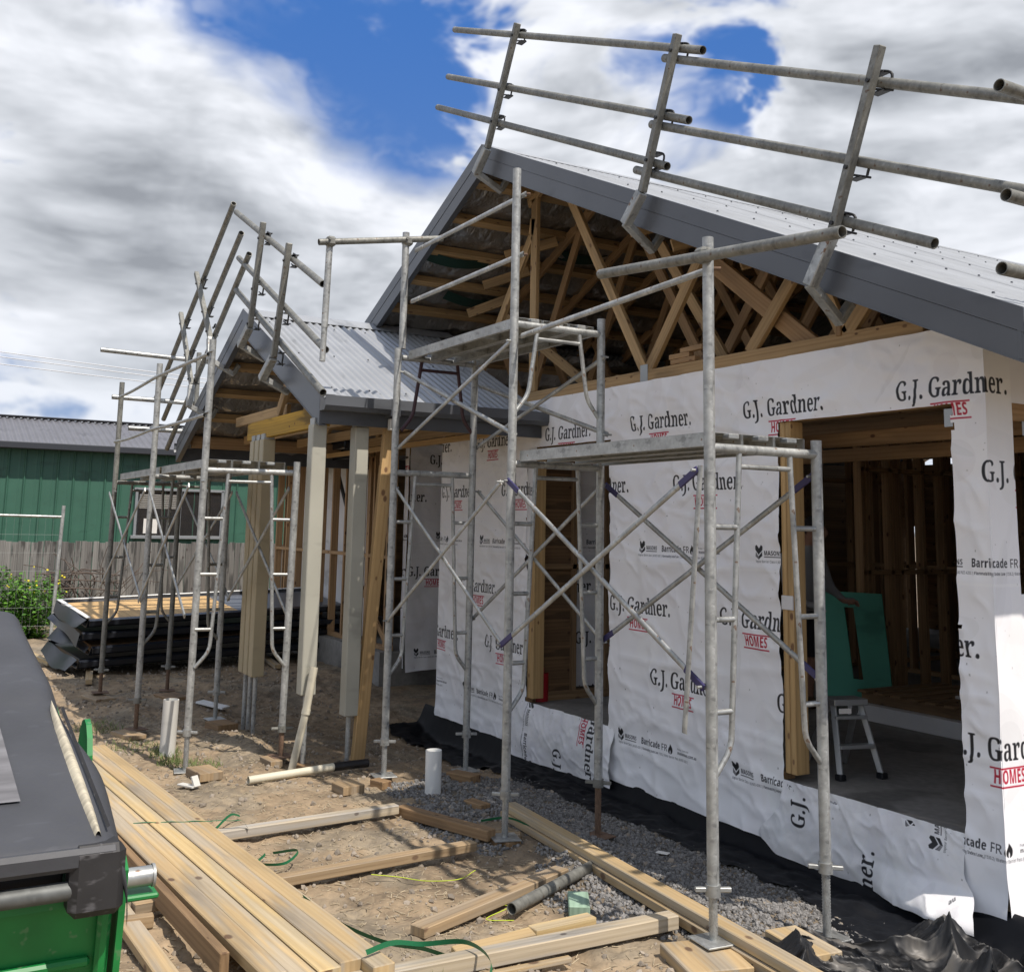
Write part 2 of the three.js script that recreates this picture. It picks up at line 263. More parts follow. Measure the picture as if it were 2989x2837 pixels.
function pathG(pts, r, seg = 24, rad = 10, closed = false, tension = 0.5) {
  const c = new THREE.CatmullRomCurve3(pts.map(v3), closed, 'catmullrom', tension), L = c.getLength(), g = new THREE.TubeGeometry(c, seg, r, rad, closed), uv = g.attributes.uv;
  for (let i = 0; i < uv.count; i++) uv.setXY(i, uv.getY(i) * 2 * Math.PI * r, uv.getX(i) * L);
  return g;
}
// straight runs joined by rounded bends
function bentG(pts, r, rad = 10, fillet = 0.05) {
  pts = pts.map(v3); const cp = new THREE.CurvePath(); let prev = pts[0];
  for (let i = 1; i < pts.length; i++) {
    if (i === pts.length - 1) { cp.add(new THREE.LineCurve3(prev, pts[i])); break; }
    const a = pts[i].clone().add(pts[i - 1].clone().sub(pts[i]).setLength(fillet)), b = pts[i].clone().add(pts[i + 1].clone().sub(pts[i]).setLength(fillet));
    cp.add(new THREE.LineCurve3(prev, a)); cp.add(new THREE.QuadraticBezierCurve3(a, pts[i], b)); prev = b;
  }
  const L = cp.getLength(), g = new THREE.TubeGeometry(cp, 40, r, rad, false), uv = g.attributes.uv;
  for (let i = 0; i < uv.count; i++) uv.setXY(i, uv.getY(i) * 2 * Math.PI * r, uv.getX(i) * L);
  return g;
}
// flat polygon in the x-y plane pushed out in z
function slabG(pts, z0, z1) {
  const s = new THREE.Shape(pts.map(([x, y]) => new THREE.Vector2(x, y))), g = new THREE.ExtrudeGeometry(s, { depth: z1 - z0, bevelEnabled: false });
  g.translate(0, 0, z0); return g;
}
function planeUV(g) { // box-projected uv in metres
  g = g.index ? g.toNonIndexed() : g; const p = g.attributes.position, T = []; g.computeVertexNormals(); const n = g.attributes.normal;
  for (let i = 0; i < p.count; i++) { const ax = Math.abs(n.getX(i)), ay = Math.abs(n.getY(i)), az = Math.abs(n.getZ(i)); if (ay >= ax && ay >= az) T.push(p.getX(i), p.getZ(i)); else if (ax >= az) T.push(p.getZ(i), p.getY(i)); else T.push(p.getX(i), p.getY(i)); }
  g.setAttribute('uv', new THREE.Float32BufferAttribute(T, 2)); return g;
}
function gridG(nu, nv, fn, { uv = null, skip = null, flip = false } = {}) {
  const P = [], T = [], I = [];
  for (let j = 0; j <= nv; j++) for (let i = 0; i <= nu; i++) { const p = fn(i / nu, j / nv); P.push(p[0], p[1], p[2]); const t = uv ? uv(i / nu, j / nv, p) : [i / nu, j / nv]; T.push(t[0], t[1]); }
  for (let j = 0; j < nv; j++) for (let i = 0; i < nu; i++) { if (skip && skip((i + 0.5) / nu, (j + 0.5) / nv)) continue; const a = j * (nu + 1) + i, b = a + 1, c = a + nu + 1, d = c + 1; if (flip) I.push(a, c, b, b, c, d); else I.push(a, b, c, b, d, c); }
  const g = new THREE.BufferGeometry(); g.setAttribute('position', new THREE.Float32BufferAttribute(P, 3)); g.setAttribute('uv', new THREE.Float32BufferAttribute(T, 2)); g.setIndex(I); g.computeVertexNormals(); return g;
}
const merge = (list) => { const gs = list.map((g) => (g.index ? g.toNonIndexed() : g)); for (const g of gs) for (const k of Object.keys(g.attributes)) if (!['position', 'normal', 'uv'].includes(k)) g.deleteAttribute(k); return mergeGeometries(gs); };

// ------------------------------------------------------------------ things and parts
const taken = new Map();
function numbered(n) { const k = taken.get(n) || 0; taken.set(n, k + 1); return k ? `${n}_${String(k).padStart(3, '0')}` : n; }
function tag(o, label, category, group, kind) { if (label) o.userData.label = label; if (category) o.userData.category = category; if (group) o.userData.group = group; if (kind) o.userData.kind = kind; return o; }
function thing(name, label, category, base = [0, 0, 0], group) { const o = new THREE.Group(); o.name = numbered(name); o.position.set(...base); scene.add(o); o.updateMatrixWorld(true); return tag(o, label, category, group); }
function mesh(name, g, m) { const o = new THREE.Mesh(g, m); o.name = name; o.castShadow = o.receiveShadow = true; return o; }
// a part: geometry given in world metres, hung under its parent
function part(name, g, m, parent) { const o = mesh(name, g, m); parent.updateWorldMatrix(true, false); g.applyMatrix4(new THREE.Matrix4().copy(parent.matrixWorld).invert()); parent.add(o); return o; }
// a thing that is one mesh: geometry in world metres, origin moved to the given base
function solo(name, g, m, label, category, base = [0, 0, 0], group, kind) { const o = mesh(numbered(name), g, m); g.translate(-base[0], -base[1], -base[2]); o.position.set(...base); scene.add(o); return tag(o, label, category, group, kind); }

// ================================================================== the ground
function groundH(x, z) {
  let y = 0;
  const nearWall = smooth(1.15, 0.35, z) * smooth(-6.4, -5.6, x) * smooth(2.6, 0.6, x);
  y -= 0.13 * nearWall;
  y -= 0.10 * smooth(1.95, 1.5, z) * smooth(-4.0, -4.6, x) * smooth(-8.2, -7.2, x);
  if (x > -16 && x < 5 && z > -2 && z < 8) {
    const f = smooth(-16, -12, x) * smooth(5, 3, x);
    y += f * (0.045 * (fbm(x * 1.7, z * 1.7, 3) - 0.5) + 0.040 * (fbm(x * 6 + 3, z * 6, 3) - 0.5) + 0.034 * (fbm(x * 17, z * 17 + 7, 3) - 0.5));
    // heaped soil at the lip of the dug area
    y += 0.05 * Math.exp(-(((x + 4.9) / 0.9) ** 2) - ((z - 2.05) / 0.16) ** 2) + 0.04 * Math.exp(-(((x + 6.9) / 0.5) ** 2) - ((z - 2.5) / 0.12) ** 2);
  }
  return y - 0.012;
}
{
  const axis = (fine0, fine1, step, lo, hi) => { const a = []; for (let v = fine0; v <= fine1 + 1e-6; v += step) a.push(v); let s = step; for (let v = fine0; v > lo;) { s *= 1.35; v -= s; a.unshift(Math.max(v, lo)); } s = step; for (let v = fine1; v < hi;) { s *= 1.35; v += s; a.push(Math.min(v, hi)); } return a; };
  const xs = axis(-12, 1.6, 0.022, -600, 300), zs = axis(0.0, 4.2, 0.022, -400, 400), nx = xs.length - 1, nz = zs.length - 1;
  const g = gridG(nx, nz, (u, v) => { const x = xs[Math.round(u * nx)], z = zs[Math.round(v * nz)]; return [x, groundH(x, z), z]; }, { uv: (u, v, p) => [p[0], p[2]], flip: true });
  // crushed rock near the wall, greyer stony ground far left: matter, as it lies
  const p = g.attributes.position, col = [];
  for (let i = 0; i < p.count; i++) {
    const x = p.getX(i), z = p.getZ(i), w = fbm(x * 3, z * 3, 4) - 0.5;
    const rock = smooth(1.75, 1.25, z + w * 0.9) * smooth(-3.9, -3.2, x + w * 1.2), far = smooth(-9, -13, x) * 0.5;
    let c = [0.72, 0.645, 0.555]; const mixc = (d, t) => { c = c.map((q, k) => lerp(q, d[k], t)); };
    mixc([0.44, 0.43, 0.42], rock * 0.9); mixc([0.6, 0.59, 0.56], far);
    col.push(...c);
  }
  g.setAttribute('color', new THREE.Float32BufferAttribute(col, 3));
  const m = std({ map: dirtT, vertexColors: true, roughness: 0.97, bumpMap: dirtB, bumpScale: 0.014 });
  const o = mesh('ground', g, m); o.userData.kind = 'structure'; scene.add(o);
}
function scatter(name, count, geo, mats, place, label, category) {
  const per = Math.ceil(count / mats.length), grp = [];
  const o = new THREE.InstancedMesh(geo, mats[0], count), m = new THREE.Matrix4(), q = new THREE.Quaternion(), c = new THREE.Color();
  for (let i = 0; i < count; i++) {
    let s = place(); q.setFromEuler(s.flat ? new THREE.Euler(rr(-0.15, 0.15), rr(0, 6.3), rr(-0.2, 0.2)) : new THREE.Euler(rr(0, 6.3), rr(0, 6.3), rr(0, 6.3))); m.compose(V(s.x, s.y, s.z), q, V(s.s * rr(0.7, 1.3), s.s * rr(0.6, 1.1), s.s * rr(0.7, 1.3))); o.setMatrixAt(i, m); o.setColorAt(i, c.setRGB(...s.c));
  }
  o.name = name; o.castShadow = o.receiveShadow = true; scene.add(o); return tag(o, label, category, null, 'stuff');
}
{
  const stone = new THREE.IcosahedronGeometry(1, 0); { const p = stone.attributes.position, h = new Map(); for (let i = 0; i < p.count; i++) { const k = [p.getX(i), p.getY(i), p.getZ(i)].map((a) => a.toFixed(3)).join(); if (!h.has(k)) h.set(k, rr(0.7, 1.25)); const f = h.get(k); p.setXYZ(i, p.getX(i) * f, p.getY(i) * f, p.getZ(i) * f); } stone.computeVertexNormals(); }
  const sm = std({ roughness: 0.95 });
  scatter('crushed_rock', 34000, stone, [sm], () => {
    for (;;) {
      const x = rr(-3.9, 0.9), z = rr(0.25, 2.2), w = (fbm(x * 3, z * 3, 4) - 0.5) * 1.1, e = smooth(1.85, 1.2, z + w) * smooth(-4.0, -3.3, x + w);
      if (e < 0.42 || rnd() > e) continue; const g = rr(0.10, 0.26), s = rr(0.004, 0.012);
      return { x, y: groundH(x, z) + s * 0.35, z, s, c: [g * 1.02, g, g * 0.97] };
    }
  }, 'loose grey crushed rock along the base of the wrapped wall', 'gravel');
  scatter('soil_crumbs', 17000, stone, [sm], () => {
    const x = rr(-11.5, 1.2), z = rr(0.3, 3.9), g = rr(0.18, 0.34), s = Math.pow(rnd(), 5) * 0.018 + 0.0022;
    return { x, y: groundH(x, z) + s * 0.2, z, s, c: [g * 1.02, g * 0.88, g * 0.71] };
  }, 'dry crumbled soil scattered over the bare ground', 'soil');
  const straw = cbox(1, 0.07, 0.07, 0.01);
  scatter('straw_litter', 9000, straw, [sm], () => { const x = rr(-6.5, 1.0), z = rr(1.5, 3.9), g = rr(0.3, 0.5), s = rr(0.012, 0.05); return { x, y: groundH(x, z) + 0.004, z, s, flat: 1, c: [g, g * 0.84, g * 0.58] }; }, 'fine dry straw and wood shavings strewn over the soil', 'litter');
  const blade = new THREE.BufferGeometry(); blade.setAttribute('position', new THREE.Float32BufferAttribute([-0.0025, 0, 0, 0.0025, 0, 0, 0.0018, 0.5, 0.1, -0.0025, 0, 0, 0.0018, 0.5, 0.1, -0.0018, 0.5, 0.1, -0.0018, 0.5, 0.1, 0.0018, 0.5, 0.1, 0, 1, 0.35], 3)); blade.computeVertexNormals();
  const gr = new THREE.InstancedMesh(blade, std({ roughness: 0.8 }), 1300), m = new THREE.Matrix4(), q = new THREE.Quaternion(), c = new THREE.Color();
  const spots = [[-5.3, 2.75, 0.25], [-5.0, 2.62, 0.12], [-4.55, 2.5, 0.18], [-4.75, 2.62, 0.12], [-0.48, 2.62, 0.09], [-6.2, 2.9, 0.2], [-0.4, 2.72, 0.06]];
  for (let i = 0; i < 1300; i++) {
    const [sx, sz, sr] = pick(spots), a = rr(0, 6.3), r = sr * Math.sqrt(rnd()), x = sx + Math.cos(a) * r, z = sz + Math.sin(a) * r, h = rr(0.02, 0.07);
    q.setFromEuler(new THREE.Euler(rr(-0.5, 0.5), rr(0, 6.3), rr(-0.5, 0.5))); m.compose(V(x, groundH(x, z) - 0.004, z), q, V(1.2, h, h)); gr.setMatrixAt(i, m); const g = rr(0.7, 1.2); gr.setColorAt(i, c.setRGB(0.16 * g, 0.21 * g, 0.07 * g));
  }
  gr.name = 'grass_tufts'; scene.add(gr); tag(gr, 'sparse short grass tufts growing in the bare soil', 'grass', null, 'stuff');
}

// ================================================================== printed wall wrap
const PXM = 340;                                                       // pixels per metre of print
function canvas(w, h) { const c = document.createElement('canvas'); c.width = w; c.height = h; return c; }
function brandText(x, X, Y, s = PXM, withHomes = true) {               // X, Y: baseline start in pixels; cap height 0.095 m
  x.save(); x.translate(X, Y); x.fillStyle = '#17181d';
  x.save(); x.font = 'bold 100px serif'; const w = x.measureText('G.J. Gardner.').width; x.scale(0.672 * s / w, 0.096 * s / 66); x.fillText('G.J. Gardner.', 0, 0); x.restore();
  if (withHomes) {
    x.fillStyle = '#b0122e'; x.fillRect(0.215 * s, 0.030 * s, 0.225 * s, 0.007 * s); x.fillRect(0.215 * s, 0.112 * s, 0.225 * s, 0.007 * s);
    x.save(); x.translate(0.232 * s, 0.101 * s); x.font = 'bold 100px sans-serif'; const w2 = x.measureText('HOMES').width; x.scale(0.19 * s / w2, 0.060 * s / 73); x.fillText('HOMES', 0, 0); x.restore();
  }
  x.restore();
}
function fit(x, text, font, X, Y, w, cap, capPx = 73) { x.save(); x.translate(X, Y); x.font = font; const m = x.measureText(text).width; x.scale(w / m, cap / capPx); x.fillText(text, 0, 0); x.restore(); }
function specText(x, X, Y, s = PXM) {                                  // maker's line: emblem, names, flame, web address, small print
  x.save(); x.translate(X, Y); x.fillStyle = '#17181d'; const m = (v) => v * s;
  const poly = (pts) => { x.beginPath(); pts.forEach(([a, b], i) => (i ? x.lineTo(m(a), m(b)) : x.moveTo(m(a), m(b)))); x.closePath(); x.fill(); };
  poly([[0, -0.072], [0.012, -0.078], [0.028, -0.058], [0.044, -0.078], [0.056, -0.072], [0.056, -0.050], [0.028, -0.022], [0, -0.050]]);
  x.lineWidth = m(0.0035); x.strokeStyle = '#17181d'; for (let k = 0; k < 5; k++) { x.beginPath(); x.moveTo(m(0.004 + k * 0.006), m(-0.036 + k * 0.006)); x.lineTo(m(0.004 + k * 0.006), m(-0.010 + k * 0.004)); x.stroke(); }
  poly([[0.03, -0.014], [0.056, -0.040], [0.056, -0.016], [0.03, 0.004]]);
  fit(x, 'MASONS', 'bold 100px sans-serif', m(0.070), m(-0.020), m(0.125), m(0.026)); x.fillRect(m(0.070), m(-0.012), m(0.125), m(0.004));
  fit(x, 'Barricade', 'bold 100px sans-serif', m(0.245), m(-0.012), m(0.205), m(0.042)); fit(x, 'FR', '100px sans-serif', m(0.465), m(-0.012), m(0.06), m(0.042));
  x.beginPath(); x.moveTo(m(0.553), m(-0.062)); x.bezierCurveTo(m(0.575), m(-0.042), m(0.580), m(-0.030), m(0.574), m(-0.012)); x.bezierCurveTo(m(0.572), m(-0.006), m(0.565), m(0), m(0.556), m(0)); x.bezierCurveTo(m(0.562), m(-0.014), m(0.556), m(-0.022), m(0.553), m(-0.026)); x.bezierCurveTo(m(0.550), m(-0.018), m(0.546), m(-0.012), m(0.550), m(0)); x.bezierCurveTo(m(0.536), m(-0.004), m(0.530), m(-0.016), m(0.537), m(-0.030)); x.bezierCurveTo(m(0.542), m(-0.040), m(0.552), m(-0.046), m(0.553), m(-0.062)); x.fill();
  fit(x, 'Product < 1mm thick', '100px sans-serif', m(0.625), m(-0.038), m(0.115), m(0.013)); fit(x, 'masonsau.com.au', 'bold 100px sans-serif', m(0.625), m(-0.010), m(0.20), m(0.020));
  fit(x, 'Vapour Barrier Class 4', '100px sans-serif', m(0.0), m(0.024), m(0.155), m(0.015)); fit(x, '(AS/NZS 4200.1)', '100px sans-serif', m(0.162), m(0.024), m(0.095), m(0.015));
  fit(x, 'Flammability Index Low', 'bold 100px sans-serif', m(0.262), m(0.024), m(0.17), m(0.014)); fit(x, '(1530.2)', '100px sans-serif', m(0.438), m(0.024), m(0.05), m(0.014)); fit(x, 'Water Barrier Pass', '100px sans-serif', m(0.495), m(0.024), m(0.14), m(0.014)); fit(x, '(AS/NZS 4200.1)', '100px sans-serif', m(0.64), m(0.024), m(0.10), m(0.014));
  x.restore();
}
function wrapMap(x0, x1, y0, y1, { shift = 0, rows = true, extra = null, mirror = false } = {}) {
  const W = Math.round((x1 - x0) * PXM), H = Math.round((y1 - y0) * PXM), c = canvas(W, H), x = c.getContext('2d');
  x.fillStyle = '#f5f6f9'; x.fillRect(0, 0, W, H);
  for (let i = 0; i < 260; i++) { x.fillStyle = `rgba(${pick(['150,150,150', '190,190,190', '215,216,222', '250,250,252'])},${rr(0.02, 0.08)})`; x.beginPath(); x.ellipse(rr(0, W), rr(0, H), rr(5, 120), rr(3, 60), rr(0, 3), 0, 7); x.fill(); }
  for (let i = 0; i < (x1 - x0) * (y1 - y0) * 26; i++) { x.fillStyle = `rgba(60,58,55,${rr(0.15, 0.5)})`; x.fillRect(rr(0, W), rr(0, H), rr(1, 3), rr(1, 4)); }      // staple marks and specks
  const px = (v) => (v - x0) * PXM, py = (v) => (y1 - v) * PXM;
  if (rows) {
    const P = 1.163;
    for (const [y, s] of [[2.378, -0.507], [1.947, -0.030], [1.120, -0.740], [0.672, -0.265]]) for (let k = -8; k <= 3; k++) brandText(x, px(s + shift + k * P), py(y), PXM);
    for (const [y, s] of [[1.530, -0.400], [0.250, -0.630]]) for (let k = -8; k <= 3; k++) specText(x, px(s + shift + k * P + (k === 0 ? (y < 1 ? 0.10 : 0.055) : 0)), py(y) - 0.004 * PXM, PXM);
    x.fillStyle = 'rgba(255,255,255,0.35)'; x.fillRect(0, py(1.47), W, 5);
  }
  if (extra) extra(x, px, py);
  const t = new THREE.CanvasTexture(c); t.colorSpace = THREE.SRGBColorSpace; t.magFilter = THREE.LinearFilter; t.anisotropy = 8;
  return new THREE.MeshPhysicalMaterial({ map: t, roughness: 0.5, sheen: 0.1, bumpMap: rep(wrapBump.clone(), 4, 2), bumpScale: 0.0007, side: THREE.DoubleSide });
}
const wrapBump = tex(512, 512, (u, v) => 0.6 * fbmp(u, v, 6, 10, 5) + 0.4 * Math.abs(fbmp(u + 0.3, v, 9, 5, 4) - 0.5) * 2, false);
// wrinkles of the stapled sheet: tight at the studs, loose between
function wrinkle(x, y) {
  const stud = 0.5 - 0.5 * Math.cos((x + 5.86) / 0.45 * 2 * Math.PI);
  const r = (a) => 1 - Math.abs(2 * a - 1);
  return 0.012 * stud * fbm(x * 2, y * 1.3, 3) + 0.010 * (fbm(x * 2.2 + 9, y * 1.6, 3) - 0.5) + 0.013 * Math.pow(r(fbm(x * 2.6 + y * 1.6, y * 3.1 - x * 1.2, 3)), 7) + 0.011 * Math.pow(r(fbm(x * 1.5 - y * 2.4 + 40, y * 2 + x * 3, 3)), 9) + 0.010 * Math.pow(r(fbm(x * 0.8 + 70, y * 5 + x * 0.6, 3)), 9) + 0.006 * smooth(1.50, 1.485, y) * smooth(1.36, 1.47, y);
}

// ================================================================== the house
const XC = -4.024, RY = 4.737, SL = 0.459, ZF = 0.635;                    // main gable: ridge line and pitch, front edge of the roof
const roofY = (x) => RY - SL * Math.abs(x - XC);
const PX = -6.22, PYR = 3.60, PZ = 1.90;                                  // porch gable
const porchY = (x) => PYR - SL * Math.abs(x - PX);
const house = thing('house_under_construction', 'timber framed house under construction with printed white wrap and grey steel roof', 'house', [-4, 0, -4]);
const hp = (n, g, m) => part(n, g, m, house);
const sub = (n, g, m, p) => part(n, g, m, p);
// concrete slab
const slab = hp('concrete_slab', planeUV(slabG([[-5.84, 9], [-5.84, 0.03], [-0.02, 0.03], [-0.02, 9]], -0.15, 0.3).rotateX(-Math.PI / 2)), M.concrete);
hp('concrete_slab', planeUV(slabG([[-12, 9], [-12, 0.22], [-7.72, 0.22], [-7.72, 2.6], [-5.845, 2.6], [-5.845, 9]], -0.15, 0.298).rotateX(-Math.PI / 2)), M.concrete);

// openings in the front wall: [left, right, bottom, head]
const OP = [[-4.134, -3.08, 0.3, 2.335], [-1.281, -0.175, 0.3, 2.335]];
{
  const m = wrapMap(-5.9, 0.06, -0.1, 2.78), nx = 300, ny = 150, X0 = -5.86, X1 = 0.016, Y0 = -0.035, Y1 = 2.72;
  const jig = (t) => 0.010 * (fbm(t * 7, 3.3, 3) - 0.5) * 2;
  const snapX = (x, y) => { for (const [a, b] of OP) { const L = a - 0.075 * (a > -2 ? 1 : 0.95) * smooth(1.0, 1.5, y) - 0.09 * (1 - smooth(1.0, 1.5, y)) + jig(y + a), Rr = b + jig(y + b * 3); if (Math.abs(x - L) < 0.0101) return L; if (Math.abs(x - Rr) < 0.0101) return Rr; } return x; };
  const hole = (x, y) => OP.some(([a, b, c, d]) => x > a - 0.09 + jig(y + a) && x < b + jig(y + b * 3) && y > c - 0.01 && y < d + jig(x));
  const g = gridG(nx, ny, (u, v) => { const x = lerp(X0, X1, u), y = lerp(Y0, Y1, v); const yy = v === 0 ? y + 0.02 * (fbm(x * 2, 1, 3) - 0.5) : y; return [x, yy, 0.004 + wrinkle(x, y) * smooth(0, 0.05, Math.min(x - X0, X1 - x)) + 0.03 * smooth(0.12, -0.03, y) * fbm(x * 2, 0.3, 2)]; },
    { uv: (u, v, p) => [(p[0] + 5.9) / 5.96, (p[1] + 0.1) / 2.88], skip: (u, v) => { const x = lerp(X0, X1, u), y = lerp(Y0, Y1, v); return hole(x, y) || (x < -4.32 && y > 2.5); } });
  hp('wall_wrap', g, m);
  // the wrap turning the near corner, and the side wall beyond its opening
  const m2 = wrapMap(0, 2.0, -0.1, 2.78, { shift: 0 });
  hp('wall_wrap', gridG(30, 120, (u, v) => { const z = 0.012 - 0.202 * u, y = lerp(-0.02, 2.62, v); return [0.010 + 0.012 * (fbm(z * 8, y * 3, 3)) + 0.012 * smooth(0.2, 0, y), y, z]; }, { uv: (u, v) => [0.19 * u / 2.0, (lerp(-0.02, 2.62, v) + 0.1) / 2.88] }), m2);
  hp('wall_wrap', gridG(60, 20, (u, v) => { const z = lerp(-0.19, -9, u), y = lerp(2.34, 2.62, v); return [0.012, y, z]; }, { uv: (u, v) => [0.5 + u * 0.1, 0.97 + v * 0.02] }), m2);
  hp('wall_wrap', gridG(20, 20, (u, v) => { const z = lerp(-0.95, -9, u), y = lerp(-0.05, 2.335, v); return [0.010, y, z]; }, { uv: (u, v) => [u * 0.9, (lerp(-0.05, 2.335, v) + 0.1) / 2.88] }), m2);
  hp('wall_wrap', gridG(10, 20, (u, v) => { const z = lerp(-0.19, -0.95, u), y = lerp(-0.05, 1.42, v); return [0.010, y, z]; }, { uv: (u, v) => [0.1 + u * 0.35, (lerp(-0.05, 1.42, v) + 0.1) / 2.88] }), m2);
  // recessed wall beside the entry, seen past the corner, with its loose lower edge
  const m3 = wrapMap(-8.0, -5.6, -0.1, 2.78, { shift: 0.27 });
  hp('wall_wrap', gridG(50, 70, (u, v) => { const z = lerp(-0.50, -2.6, u), y = lerp(0.08 + 0.02 * Math.sin(u * 9), 2.60, v); return [-7.70 + wrinkle(z * 1.3, y) + 0.03 * smooth(0.4, 0.1, y), y, z]; }, { uv: (u, v, p) => [(-p[2] + 0.05) / 2.4, (p[1] + 0.1) / 2.88] }), m3);
  hp('wall_wrap', gridG(4, 40, (u, v) => { const y = lerp(0.12, 2.58, v); return [lerp(-7.80, -7.70, u), y, -0.495 + 0.01 * fbm(u * 3, y * 4, 2)]; }, { uv: (u, v, p) => [0.01 * u, (p[1] + 0.1) / 2.88] }), m3);
  hp('wall_wrap', gridG(10, 20, (u, v) => [lerp(-7.7, -5.85, u), lerp(0.0, 2.6, v), -2.6], { uv: (u, v, p) => [u, v] }), m3);
  hp('wall_wrap', gridG(10, 30, (u, v) => { const z = lerp(-2.6, 0.0, u), y = lerp(-0.03, 2.6, v); return [-5.862, y, z]; }, {}), m3);
  // cut strip left hanging over the jamb stud of the narrow opening
  const m4 = wrapMap(-4.4, -4.0, 1.4, 2.4, { shift: 0 });
  hp('wrap_strip', gridG(10, 40, (u, v) => { const y = lerp(1.47, 2.34, v), x = lerp(-4.235, -4.105, u); return [x, y + 0.015 * Math.sin(u * 5) * (1 - v), 0.012 + 0.05 * Math.sin(u * Math.PI * 0.8) * smooth(2.3, 1.6, y) + 0.01 * fbm(x * 9, y * 4, 3)]; }, { uv: (u, v) => [u, v] }), m4);
}
// loose flaps turned down under both openings, print running sideways
{
  const turn = (x, X, Y, a, f) => { x.save(); x.translate(X, Y); x.rotate(a); f(); x.restore(); };
  const f1 = wrapMap(-4.5, -2.95, -0.25, 0.4, { rows: false, extra: (x, px, py) => {
    turn(x, px(-3.30), py(0.33), Math.PI / 2, () => { brandText(x, -0.235 * PXM, 0); });
    turn(x, px(-3.72), py(0.06), Math.PI / 2, () => { x.fillStyle = '#17181d'; fit(x, 'G.J.', 'bold 100px serif', 0, 0, 0.17 * PXM, 0.09 * PXM, 66); });
    turn(x, px(-4.16), py(0.34), Math.PI / 2, () => { specText(x, 0, 0); });
  } });
  hp('wrap_flap', gridG(110, 40, (u, v) => { const x = lerp(-4.46, -2.99, u); const bot = -0.11 + 0.05 * smooth(0.12, 0, u) + 0.03 * (fbm(x * 3, 2, 3) - 0.5) + 0.03 * u, t = 1 - v, y = lerp(0.315, bot, t); return [x + 0.015 * t * (u - 0.5), y + (v > 0.98 ? 0.008 * fbm(x * 9, 1, 2) : 0), 0.012 + 0.045 * Math.sin(Math.min(1, t * 1.1) * 2.4) + 0.035 * t * fbm(x * 3, 4, 3) + 0.022 * (fbm(x * 6 + t * 2, t * 3, 4) - 0.5) + 0.012 * Math.pow(1 - Math.abs(2 * fbm(x * 4 - t, t * 2, 3) - 1), 6)]; }, { uv: (u, v, p) => [(p[0] + 4.5) / 1.55, (p[1] + 0.25) / 0.65] }), f1);
  const f2 = wrapMap(-1.6, 0.05, -0.25, 0.4, { rows: false, extra: (x, px, py) => {
    turn(x, px(-1.19), py(0.08), -Math.PI / 2, () => { x.fillStyle = '#17181d'; fit(x, 'G.J.', 'bold 100px serif', 0, 0, 0.175 * PXM, 0.095 * PXM, 66); });
    turn(x, px(-0.71), py(-0.10), -Math.PI / 2, () => { x.fillStyle = '#17181d'; fit(x, 'ner.', 'bold 100px serif', 0, 0, 0.20 * PXM, 0.095 * PXM, 66); });
    turn(x, px(-0.31), py(0.20), -Math.PI / 2, () => { specText(x, 0, 0); });
    turn(x, px(-0.22), py(0.0), -0.9, () => { x.fillStyle = '#17181d'; fit(x, 'au', 'bold 100px sans-serif', 0, 0, 0.03 * PXM, 0.02 * PXM); });
  } });
  hp('wrap_flap', gridG(120, 48, (u, v) => { const t = 1 - v, x = lerp(-1.375 - 0.165 * smooth(0.35, 1, t), -0.185 + 0.13 * smooth(0.45, 1, t), u); const bot = -0.09 + 0.07 * smooth(0.10, 0, u) + 0.025 * (fbm(x * 4, 9, 3) - 0.5) + 0.02 * smooth(0.6, 1, u), y = lerp(0.312, bot, t);
    const flare = smooth(0.62, 1, t) * (0.02 + 0.13 * smooth(0.45, 0.95, u) * (0.7 + 0.6 * fbm(x * 5, 2, 2))); return [x, y, 0.012 + 0.03 * Math.sin(Math.min(1, t) * 2.6) + flare + 0.018 * (fbm(x * 5 + t, t * 3, 4) - 0.5) + 0.012 * Math.pow(1 - Math.abs(2 * fbm(x * 5 - t, t * 2 + 7, 3) - 1), 7)]; }, { uv: (u, v, p) => [(p[0] + 1.6) / 1.65, (p[1] + 0.25) / 0.65] }), f2);
}
// black damp-proof sheet from under the wrap down to the ground
{
  const g = gridG(260, 26, (u, v) => {
    const x = lerp(-6.1, 0.6, u), out = 0.34 + 0.16 * (fbm(x * 1.3, 3, 3) - 0.3) + 0.3 * smooth(-1.0, -0.2, x) + 0.02 * Math.sin(x * 20);
    const z = lerp(-0.012, out, Math.pow(v, 1.25)), gy = groundH(x, z) + 0.012; let y = lerp(0.02, gy, smooth(0, 0.32, v)); y += 0.016 * smooth(0.3, 0.7, v) * (fbm(x * 2.2, z * 5, 3) - 0.35) + 0.012 * Math.pow(1 - Math.abs(2 * fbm(x * 3 + z * 5, z * 7, 3) - 1), 5) * smooth(0.2, 0.5, v);
    return [x, Math.max(y, gy - 0.004), z];
  }, { uv: (u, v, p) => [p[0], p[2] + p[1]] });
  solo('damp_proof_sheet', g, M.dpm, 'black plastic damp proof sheet along the foot of the wrapped wall', 'plastic sheet', [-2.7, 0, 0.1]);
}

